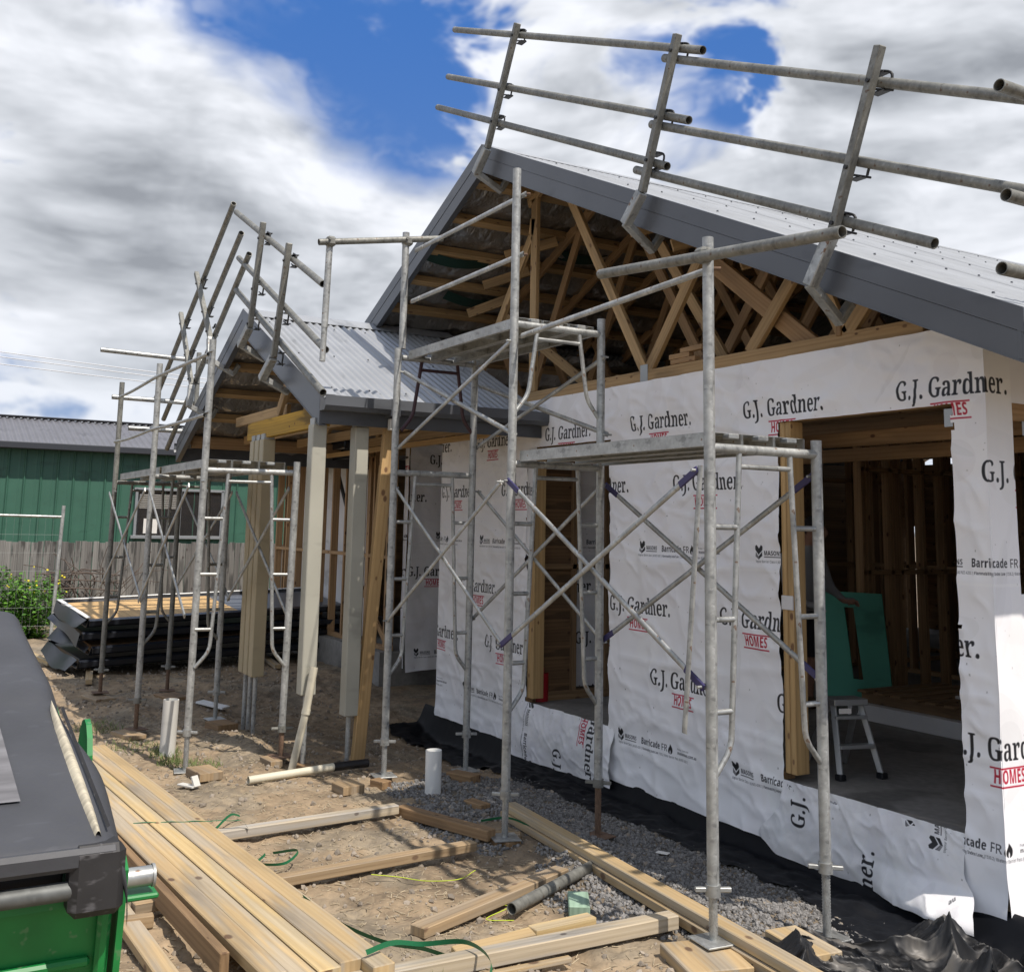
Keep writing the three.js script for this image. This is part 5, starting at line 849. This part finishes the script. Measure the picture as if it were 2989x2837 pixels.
// ================================================================== dark steel panels piled behind the porch scaffold
{
  const nm = ['lowest dark steel tray of the stack behind the porch scaffold', 'second lowest dark steel tray of the stack, its flange bent', 'third dark steel tray up in the stack behind the porch scaffold', 'top dark steel tray with its tan board core showing'];
  for (let k = 0; k < 4; k++) {
    const L = 3.3, W = 1.05, H = 0.10, y0 = 0.075 + k * 0.145, sx = [0, 0.03, -0.03, 0.0][k], sz = [0.05, -0.06, 0.03, -0.02][k];
    const t = thing('metal_tray', nm[k], 'steel tray', [-9.35, y0, 2.6], 'dark panels stacked behind the scaffold');
    t.rotation.set(0.018 + [0, 0.006, -0.004, 0.004][k], 0.15 + [0, 0.012, -0.015, 0.008][k], -0.105 + [0.02, 0, 0.01, -0.01][k]); t.updateMatrixWorld(true);
    const loc = (n, g, m, p = t) => { const o = mesh(n, g, m); p.add(o); return o; };
    const trough = [[0.06, 0.0], [0.10, H], [0.02, H + 0.005], [0.02, H - 0.004], [0.085, H - 0.008], [0.045, -0.012], [-W + 0.02, -0.012], [-W - 0.04, H - 0.008], [-W + 0.04, H - 0.004], [-W + 0.04, H + 0.005], [-W - 0.06, H], [-W, 0.0]];
    const poly = [[0.10, H], [0.03, 0.0], [-W + 0.03, 0.0], [-W - 0.04, H], [-W - 0.034, H], [-W + 0.034, 0.006], [0.026, 0.006], [0.094, H]];
    const body = loc('tray', planeUV(slabG(poly.map(([x, y]) => [x + sx, y]), -L + sz, sz)), M.panelDark);
    loc('flange', planeUV(cbox(0.06, 0.006, L, 0.001).rotateZ(-0.2).translate(0.12 + sx, H - 0.004, -L / 2 + sz)), M.panelDark, body);
    loc('flange', planeUV(cbox(0.006, 0.05, L, 0.001).translate(0.145 + sx, H - 0.036, -L / 2 + sz)), M.panelDarker, body);
    loc('edge_trim', planeUV(cbox(0.035, 0.012, L, 0.003).translate(-W - 0.04 + sx, H + 0.004, -L / 2 + sz)), k === 3 ? M.pvc : M.panelDark, body);
    loc('end_flange', gridG(20, 8, (u, v) => [lerp(-W - 0.03, 0.06, u) + sx, H - (0.10 + 0.05 * Math.sin(k * 2.3 + u * 3)) * v + 0.012 * Math.sin(u * 9 + k), sz + 0.01 + (0.07 + 0.05 * Math.sin(k * 1.7 + u * 2)) * v], { uv: (u, v) => [u, v] }), M.panelDarker, body);
    if (k === 3) {
      loc('end_trim', planeUV(cbox(W + 0.06, 0.014, 0.05, 0.003).translate(-W / 2 + sx, H + 0.006, sz - 0.02)), M.pvc, body);
      loc('board_core', planeUV(cbox(W - 0.06, 0.01, 1.75, 0.002).translate(-W / 2 + sx, H - 0.03, sz - 0.93)), M.jambWood, body);
      loc('clear_sheet', planeUV(cbox(W - 0.05, 0.008, L - 1.85, 0.002).translate(-W / 2 + sx, H - 0.035, sz - 1.8 - (L - 1.85) / 2)), M.steelGrey, body);
    } else loc('core', planeUV(cbox(W - 0.1, H - 0.03, L - 0.1, 0.004).translate(-W / 2 + sx, H / 2, -L / 2 + sz)), k === 1 ? M.osb : M.panelDarker, body);
  }
  board('stack_bearer', [-10.6, 0.03, 2.30], [-8.6, 0.03, 2.62], 0.07, 0.05, M.plank[1], 'pale bearer under the near end of the dark panel stack'); board('stack_bearer', [-11.6, 0.03, 2.95], [-10.2, 0.03, 2.80], 0.06, 0.05, M.plank[2], 'pale timber end poking out left of the dark panel stack');
  board('stack_bearer', [-11.2, 0.03, 0.2], [-9.0, 0.03, 0.5], 0.07, 0.05, M.plank[1], 'pale bearer under the far end of the dark panel stack');
}

// ================================================================== behind: shed, fence, shrub, temporary fence, power line
{
  const X = -18, zA = 6.5, zB = -6.5, yE = 2.97, t = thing('green_shed', 'long green steel shed with a grey roof behind the fence', 'shed', [-19.5, 0, 0]);
  // wall cladding in sheets 0.84 m wide, ribbed
  for (let z = zB; z < zA - 0.01; z += 0.84) {
    const n = 84; part('wall_sheet', gridG(1, n, (u, v) => { const q = z + 0.84 * v, r = (((q + 100) % 0.28) + 0.28) % 0.28, o = r < 0.05 ? 0.034 * Math.sin(r / 0.05 * Math.PI) : r > 0.10 && r < 0.125 ? 0.005 : 0; return [X + o, lerp(0, yE - 0.05, u), q]; }, { uv: (u, v, p) => [p[2], p[1]] }), M.shedGreen, t);
  }
  part('end_wall', planeUV(cbox(4, 2.9, 0.03, 0.004).translate(X - 2, 1.45, zA)), M.shedGreen, t); part('end_wall', planeUV(cbox(4, 2.9, 0.03, 0.004).translate(X - 2, 1.45, zB)), M.shedGreen, t); part('rear_wall', planeUV(cbox(0.03, 2.9, 13, 0.004).translate(X - 4, 1.45, 0)), M.shedGreen, t);
  for (let z = zB - 0.2; z < zA + 0.1; z += 0.762) part('roof_sheet', gridG(1, 40, (u, v) => { const q = z + 0.765 * v, o = 0.016 * Math.cos(q / 0.127 * 6.283); return [lerp(X + 0.25, X - 1.9, u), lerp(yE + 0.05, yE + 0.68, u) + o, q]; }, { uv: (u, v, p) => [p[2], u * 2.2] }), M.shedRoof, t);
  part('roof_back', planeUV(slabG([[X - 1.9, yE + 0.66], [X - 4.2, yE], [X - 4.2, yE - 0.03], [X - 1.9, yE + 0.63]], zB - 0.2, zA + 0.2)), M.shedRoof, t);
  part('ridge_flashing', planeUV(cbox(0.25, 0.03, 13.3, 0.01).translate(X - 1.9, yE + 0.70, 0)), M.shedTrim, t);
  part('gutter', planeUV(cbox(0.12, 0.12, 13.4, 0.012).translate(X + 0.28, yE, 0)), M.shedTrim, t);
  const z0 = 0.52, z1 = -1.12, y0 = 1.35, y1 = 2.26;
  const w = part('window', planeUV(merge([cbox(0.06, 0.05, z0 - z1 + 0.1, 0.004).translate(X + 0.04, y1, (z0 + z1) / 2), cbox(0.08, 0.06, z0 - z1 + 0.14, 0.004).translate(X + 0.05, y0, (z0 + z1) / 2), ...[z0, (z0 + z1) / 2, z1].map((z) => cbox(0.06, y1 - y0, 0.05, 0.004).translate(X + 0.04, (y0 + y1) / 2, z))])), M.frameAlu, t);
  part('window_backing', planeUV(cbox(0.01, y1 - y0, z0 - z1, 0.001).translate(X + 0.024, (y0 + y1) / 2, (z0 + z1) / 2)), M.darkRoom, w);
  for (const [a, b] of [[z0, -0.30], [-0.30, z1]]) part('pane', planeUV(cbox(0.004, y1 - y0 - 0.05, Math.abs(a - b) - 0.05, 0.001).translate(X + 0.046, (y0 + y1) / 2, (a + b) / 2)), M.glass, w);
  for (let y = 1.95; y > 1.68; y -= 0.035) part('blind_slat', planeUV(cbox(0.006, 0.02, 0.72, 0.001).translate(X + 0.033, y + 0.2, 0.1)), M.blind, w);
  part('window_paper', planeUV(cbox(0.004, 0.28, 0.26, 0.001).translate(X + 0.033, 1.56, 0.23)), M.paper, w);
}
{
  const X = -15.5, t = thing('paling_fence', 'weathered grey timber paling fence in front of the green shed', 'fence', [-15.5, 0, 0]);
  for (let z = -5.2; z < 5.6; z += 0.094) { const h = 1.30 + rr(-0.018, 0.018); part('paling', beamG([X + rr(-0.008, 0.008), -0.02, z + rr(-0.006, 0.006)], [X + rr(-0.012, 0.012), h, z + rr(-0.006, 0.006)], rr(0.086, 0.096), 0.014, V(1, 0, 0), 0.002), pick(M.paling), t); }
  for (const y of [0.3, 1.1]) part('fence_rail', beamG([X - 0.04, y, -5.2], [X - 0.04, y, 5.6], 0.04, 0.08), M.paling[1], t);
}
{
  const X = -13.0, t = thing('temporary_fence', 'temporary site fence panel of steel tube and wire left of the scaffold', 'fence', [-13, 0, 3.4]);
  part('fence_post', tubeG([X, 0.0, 2.47], [X, 1.86, 2.43], 0.024, {}), M.galv, t); part('top_rail', tubeG([X, 1.73, 4.9], [X, 1.70, 2.44], 0.019, { hollow: false }), M.galvBright, t); part('fence_post', tubeG([X, 0, 4.9], [X, 1.86, 4.9], 0.02, {}), M.galv, t);
  for (let z = 2.55; z < 4.85; z += 0.1) part('mesh_wire', tubeG([X, 0.1, z], [X, 1.70, z], 0.0009, { hollow: false, seg: 4 }), M.wire, t);
  for (let y = 0.2; y < 1.7; y += 0.25) part('mesh_wire', tubeG([X, y, 2.47], [X, y, 4.85], 0.0014, { hollow: false, seg: 4 }), M.wire, t);
}
function leafG(s) { const g = new THREE.BufferGeometry(); g.setAttribute('position', new THREE.Float32BufferAttribute([0, 0, 0, 0.5 * s, 0.08 * s, 0.45 * s, 0, 0.02 * s, s, 0, 0, 0, 0, 0.02 * s, s, -0.5 * s, 0.08 * s, 0.45 * s], 3)); g.computeVertexNormals(); return g; }
function foliage(n, s0, s1, place) { const L = []; for (let i = 0; i < n; i++) { const p = place(i), g = leafG(rr(s0, s1)); g.applyMatrix4(new THREE.Matrix4().makeRotationFromEuler(new THREE.Euler(rr(-1.2, 0.9), rr(0, 6.3), rr(-0.6, 0.6))).setPosition(p[0], p[1], p[2])); L.push(g); } return mergeGeometries(L); }
{
  const t = thing('flowering_shrub', 'leafy green shrub with yellow flowers in front of the paling fence', 'shrub', [-13.7, 0, 3.2]);
  const lobes = [[-13.6, 0.30, 3.0, 0.42], [-13.7, 0.42, 3.35, 0.48], [-13.6, 0.34, 2.72, 0.36], [-13.9, 0.5, 3.05, 0.4], [-13.5, 0.16, 3.2, 0.4], [-14.0, 0.45, 3.7, 0.5], [-14.1, 0.42, 2.55, 0.34], [-13.6, 0.2, 2.75, 0.3]];
  const pl = (k) => (i) => { const [x, y, z, r] = lobes[Math.floor(rnd() * lobes.length)], u = rr(-1, 1), a = rr(0, 6.3), q = Math.sqrt(1 - u * u), d = r * (0.55 + 0.5 * Math.pow(rnd(), 0.5)) * (0.8 + 0.5 * n2(a * 2 + z * 9, u * 3 + x)); return [x + d * q * Math.cos(a), Math.max(0.01, y + d * u), z + d * q * Math.sin(a)]; };
  for (let k = 0; k < 3; k++) { const o = part('foliage', foliage(2600, 0.035, 0.075, pl(k)), M.leaf[k], t); o.userData.kind = 'stuff'; }
  const fl = []; for (let i = 0; i < 26; i++) { const z = rr(2.2, 3.0), g = new THREE.IcosahedronGeometry(rr(0.010, 0.020), 0); g.translate(-13.9 + rr(-0.3, 0.3), rr(0.62, 0.98) - Math.abs(z - 2.6) * 0.3, z); fl.push(g); }
  const f = part('flowers', mergeGeometries(fl), M.flower, t); f.userData.kind = 'stuff';
  for (let i = 0; i < 14; i++) { const z = rr(2.25, 2.95); part('stem', pathG([[-13.8, 0.1, z], [-13.85, 0.5, z + rr(-0.05, 0.05)], [-13.9, rr(0.7, 0.95), z + rr(-0.1, 0.1)]], 0.005, 8, 4), M.leaf[1], t); }
  const v = thing('dry_vine', 'leafless tangle of dry twigs growing against the paling fence', 'vine', [-15.0, 0, 1.7]);
  for (let i = 0; i < 46; i++) { const z = rr(1.1, 2.35), y = rr(0.25, 0.7), a = rr(-0.5, 0.5), l = rr(0.3, 0.75); part('twig', pathG([[-15.25, y, z], [-15.2 + rr(-0.1, 0.15), y + l * 0.4, z + a * 0.5], [-15.25 + rr(-0.1, 0.2), y + l * rr(0.3, 1.0), z + a + rr(-0.3, 0.3)]], rr(0.005, 0.011), 10, 5), M.twig, v); }
  for (const y of [0.55, 0.68, 0.8]) part('twig', pathG([[-15.2, y, 2.5], [-15.1, y + 0.03, 1.9], [-15.2, y - 0.03, 1.2]], 0.011, 10, 5), M.twig, v);
}
{ // overhead power line far behind
  const t = thing('power_pole', 'thin distant timber power pole with a crossarm above the shed roof', 'power pole', [-60, 0, -8.3]);
  part('pole', tubeG([-60, 0, -8.3], [-60, 7.05, -8.3], 0.10, { hollow: false }), M.twig, t); part('crossarm', beamG([-60, 6.75, -9.2], [-60, 6.95, -7.3], 0.1, 0.1), M.twig, t); part('crossarm', beamG([-60, 6.3, -8.9], [-60, 6.35, -7.7], 0.1, 0.1), M.twig, t);
  const nm = ['topmost overhead power cable left of the scaffold', 'second overhead power cable from the top', 'middle overhead power cable above the shed', 'fourth overhead power cable from the top', 'lowest overhead power cable just above the shed roof'];
  for (const [k, [y, h]] of [[11.6, 10.0], [11.3, 9.75], [10.85, 9.4], [7.5, 6.75], [7.0, 6.4]].entries()) solo('power_cable', pathG([[-60, y, 14], [-60, (y + h) / 2 - 0.15, 2], [-60, h, -11]], 0.028, 20, 5), M.cable, nm[k], 'cable', [-60, h, -11], 'overhead power cables');
  const tr = thing('distant_tree', 'dark tree top just showing beyond the left end of the shed roof', 'tree', [-45, 0, 1.3]); part('trunk', tubeG([-45, 0, 1.3], [-45, 3.2, 1.3], 0.2, { hollow: false }), M.twig, tr);
  for (let k = 0; k < 4; k++) part('limb', pathG([[-45, 3, 1.3], [-45 + rr(-0.4, 0.4), 3.8, 1.3 + rr(-0.5, 0.5)], [-45, 4.9, 1.3 + rr(-1, 1)]], 0.05, 8, 5), M.twig, tr);
  const o = part('crown', foliage(4000, 0.12, 0.25, () => { const a = rr(0, 6.3), u = rr(-1, 1), r = 1.25 * Math.cbrt(rnd()) * (0.7 + 0.5 * n2(a * 2, u * 3)); const q = Math.sqrt(1 - u * u); return [-45 + r * q * Math.cos(a), 4.35 + r * u * 0.95, 1.35 + r * q * Math.sin(a)]; }), M.leaf[2], tr); o.userData.kind = 'stuff';
}

// ================================================================== inside the near opening
{
  const t = thing('wet_area_board', 'aqua wall lining board with a cut slot leaning on the studs', 'board', [-3.05, 0.3, -2.5]);
  const a = V(-3.42, 0.33, -2.44), b = V(-2.93, 0.33, -2.62), up = V(-0.06, 0.86, -0.10), W = a.distanceTo(b), sh = new THREE.Shape(); sh.moveTo(0, 0); sh.lineTo(W * 1.16, 0); sh.lineTo(W * 0.98, up.length()); sh.lineTo(0, up.length()); sh.closePath();
  const h = new THREE.Path(); h.moveTo(0.27, 0.16); h.lineTo(0.19, 0.74); h.lineTo(0.27, 0.74); h.lineTo(0.355, 0.16); h.closePath(); sh.holes.push(h);
  const Xv = b.clone().sub(a).normalize(), Yv = up.clone().normalize(), g = new THREE.ExtrudeGeometry(sh, { depth: 0.013, bevelEnabled: false }); g.applyMatrix4(new THREE.Matrix4().makeBasis(Xv, Yv, Xv.clone().cross(Yv)).setPosition(a)); part('sheet', planeUV(g), M.aquaBoard, t);
}
{
  const t = thing('step_stool', 'folding aluminium step stool on the slab inside the near opening', 'step stool', [-1.22, 0.3, -0.45]);
  const P = (u, y, d) => V(lerp(-1.235, -1.165, u) - d * 0.9, y, lerp(-0.29, -0.55, u) - d * 0.25);
  for (const [u, u2] of [[0, 0.14], [1, 0.80]]) { const l = part('front_rail', beamG(P(u, 0.31, 0), P(u2, 0.70, 0.13), 0.034, 0.018, V(0.3, 0, 0.9)), M.alu, t); part('rubber_foot', cbox(0.05, 0.035, 0.05, 0.006).translate(...P(u, 0.318, 0).toArray()), M.black, l); part('rear_rail', beamG(P(u, 0.31, 0.42), P(u2, 0.70, 0.17), 0.035, 0.02, V(0.3, 0, 0.9)), M.alu, t); }
  part('step', beamG(P(0.07, 0.475, 0.05), P(0.90, 0.475, 0.05), 0.06, 0.022), M.alu, t); part('step', beamG(P(0.10, 0.63, 0.10), P(0.86, 0.63, 0.10), 0.05, 0.02), M.alu, t);
  part('top_step', beamG(P(0.06, 0.715, 0.15), P(0.88, 0.715, 0.15), 0.14, 0.035), M.alu, t); part('warning_label', beamG(P(0.2, 0.665, 0.092), P(0.5, 0.665, 0.092), 0.004, 0.03), M.paper, t);
}
solo('lining_sheet', planeUV(cbox(1.5, 0.115, 0.9, 0.003).translate(-1.95, 0.36, -2.40)), M.plaster, 'stack of pale plasterboard on the slab under the pallet', 'plasterboard', [-1.95, 0.3, -2.4]);
{
  const t = thing('timber_pallet', 'brown timber pallet lying on the pale board stack', 'pallet', [-1.95, 0.42, -2.45]);
  for (const z of [-2.05, -2.45, -2.85]) part('pallet_bearer', cbox(1.3, 0.075, 0.045, 0.003).translate(-1.98, 0.457, z), M.brownWood, t);
  for (let x = -2.58; x < -1.3; x += 0.155) part('pallet_slat', cbox(0.09, 0.018, 0.95, 0.003).translate(x, 0.505, -2.45), M.brownWood, t);
  solo('white_strip', cbox(0.5, 0.02, 0.04, 0.004).rotateY(0.2).translate(-1.75, 0.526, -2.35), M.pvc, 'white plastic strip lying on the pallet', 'strip', [-1.75, 0.52, -2.35]);
  solo('red_container', merge([tubeG([-4.30, 0.3, -0.16], [-4.30, 0.52, -0.16], 0.075, { hollow: false, seg: 24 }), tubeG([-4.30, 0.515, -0.16], [-4.30, 0.56, -0.16], 0.04, { hollow: false, seg: 18 })]), M.redPlastic, 'red plastic container just inside the narrow left opening', 'container', [-4.30, 0.3, -0.16]);
}
// person handling the board
{
  const B = [], cap = (a, b, ra, rb) => B.push([v3(a), v3(b), ra, rb]);
  const x0 = -3.14, z0 = -1.90, f = 0.30;                                 // standing on the slab, facing the near side
  const hip = [x0, f + 0.86, z0], ch = [x0 + 0.03, f + 1.16, z0 - 0.02], nk = [x0 + 0.08, f + 1.38, z0 - 0.05];
  cap([x0 - 0.01, f + 0.80, z0 + 0.07], [x0, f + 0.84, z0 - 0.08], 0.115, 0.115); cap(hip, ch, 0.125, 0.15); cap([ch[0], ch[1] + 0.06, z0 + 0.11], [ch[0], ch[1] + 0.06, z0 - 0.15], 0.10, 0.10); cap(ch, nk, 0.13, 0.06); cap(nk, [x0 + 0.11, f + 1.46, z0 - 0.06], 0.056, 0.055);
  cap([x0 + 0.13, f + 1.56, z0 - 0.07], [x0 + 0.15, f + 1.50, z0 - 0.09], 0.098, 0.075); cap([x0 + 0.215, f + 1.52, z0 - 0.115], [x0 + 0.225, f + 1.505, z0 - 0.12], 0.022, 0.02);
  for (const s of [1, -1]) { cap([x0, f + 0.80, z0 + s * 0.085], [x0 + 0.03, f + 0.44, z0 + s * 0.10], 0.085, 0.058); cap([x0 + 0.03, f + 0.44, z0 + s * 0.10], [x0 - 0.01, f + 0.09, z0 + s * 0.105], 0.056, 0.04); cap([x0 - 0.02, f + 0.045, z0 + s * 0.105], [x0 + 0.15, f + 0.035, z0 + s * 0.12], 0.045, 0.038); }
  const shN = [ch[0] + 0.02, ch[1] + 0.12, z0 - 0.20], elN = [x0 + 0.06, f + 1.03, z0 - 0.32], haN = [x0 + 0.15, f + 0.92, z0 - 0.40], shF = [ch[0], ch[1] + 0.12, z0 + 0.17], elF = [x0 + 0.10, f + 1.00, z0 + 0.22], haF = [x0 + 0.25, f + 0.90, z0 + 0.12];
  cap(shN, elN, 0.062, 0.045); cap(elN, haN, 0.042, 0.028); cap(shF, elF, 0.062, 0.045); cap(elF, haF, 0.042, 0.028);
  const hand = (w, dir, side) => { const d = V(...dir).normalize(), s = V(...side).normalize(), wv = v3(w), pal = wv.clone().add(d.clone().multiplyScalar(0.075)); const H = []; H.push([wv, pal, 0.026, 0.03]); for (let k = 0; k < 4; k++) { const r0 = pal.clone().add(s.clone().multiplyScalar((k - 1.5) * 0.021)), l = [0.062, 0.072, 0.067, 0.052][k], m1 = r0.clone().add(d.clone().multiplyScalar(l * 0.55)), e = m1.clone().add(d.clone().multiplyScalar(l * 0.25)).add(V(0, -l * 0.5, 0)); H.push([r0, m1, 0.0095, 0.0088], [m1, e, 0.0088, 0.0075]); } const tb = wv.clone().add(d.clone().multiplyScalar(0.03)).add(s.clone().multiplyScalar(-0.03)); const t1 = tb.clone().add(d.clone().multiplyScalar(0.035)).add(s.clone().multiplyScalar(-0.022)); H.push([tb, t1, 0.012, 0.010], [t1, t1.clone().add(V(0, -0.03, 0)), 0.010, 0.0085]); return H; };
  const field = (caps, c, size, res, k) => {
    const mc = new MarchingCubes(res, std({}), false, false, 160000); mc.isolation = 0; const F = mc.field;
    for (let z = 0; z < res; z++) for (let y = 0; y < res; y++) for (let x = 0; x < res; x++) {
      const p = V(c[0] + (x / res * 2 - 1) * size, c[1] + (y / res * 2 - 1) * size, c[2] + (z / res * 2 - 1) * size); let d = 9;
      for (const [a, b, ra, rb] of caps) { const ab = b.clone().sub(a), t = clamp(p.clone().sub(a).dot(ab) / Math.max(1e-9, ab.lengthSq())), q = p.distanceTo(a.clone().add(ab.multiplyScalar(t))) - lerp(ra, rb, t), h = clamp(0.5 + 0.5 * (d - q) / k); d = lerp(d, q, h) - k * h * (1 - h); }
      F[x + y * res + z * res * res] = -d;
    }
    mc.update(); const n = mc.count, P = mc.positionArray.slice(0, n * 3); for (let i = 0; i < n; i++) { P[i * 3] = c[0] + P[i * 3] * size; P[i * 3 + 1] = c[1] + P[i * 3 + 1] * size; P[i * 3 + 2] = c[2] + P[i * 3 + 2] * size; }
    let g = new THREE.BufferGeometry(); g.setAttribute('position', new THREE.Float32BufferAttribute(P, 3)); g = mergeVertices(g, 1e-5); g.computeVertexNormals(); return g.toNonIndexed();
  };
  const g = mergeGeometries([field(B, [x0 + 0.05, f + 0.82, z0 - 0.05], 0.92, 88, 0.035), field(hand(haN, [0.5, -0.1, -0.9], [0.9, 0.1, 0.4]), [haN[0] + 0.04, haN[1] - 0.02, haN[2] - 0.08], 0.13, 64, 0.008), field(hand(haF, [0.9, -0.1, -0.4], [0.4, 0.1, 0.9]), [haF[0] + 0.08, haF[1] - 0.02, haF[2] - 0.04], 0.13, 64, 0.008)]);
  const p = g.attributes.position, col = [];
  for (let i = 0; i < p.count; i++) { const y = p.getY(i) - f, x = p.getX(i) - x0, z = p.getZ(i) - z0, arm = Math.abs(z) > 0.25 && y < 1.06 && y > 0.7; const skin = [0.42, 0.24, 0.17]; let c = y > 1.50 + 0.06 * x ? [0.03, 0.028, 0.03] : y > 1.385 ? skin : arm && y < 0.93 ? skin : y > 0.84 || arm ? [0.34, 0.35, 0.36] : y > 0.44 ? [0.025, 0.026, 0.03] : y > 0.10 ? skin : [0.12, 0.08, 0.05]; if (x > 0.12 && y > 1.42 && y < 1.56) c = skin; col.push(...c); }
  g.setAttribute('color', new THREE.Float32BufferAttribute(col, 3));
  const o = mesh(numbered('person'), g, std({ vertexColors: true, roughness: 0.85 })); g.translate(-x0, -f, -z0); g.scale(0.92, 0.92, 0.92); o.position.set(x0, f, z0); scene.add(o); tag(o, 'person in a grey shirt and dark shorts holding the aqua board indoors', 'person');
}
renderer.render(scene, camera);
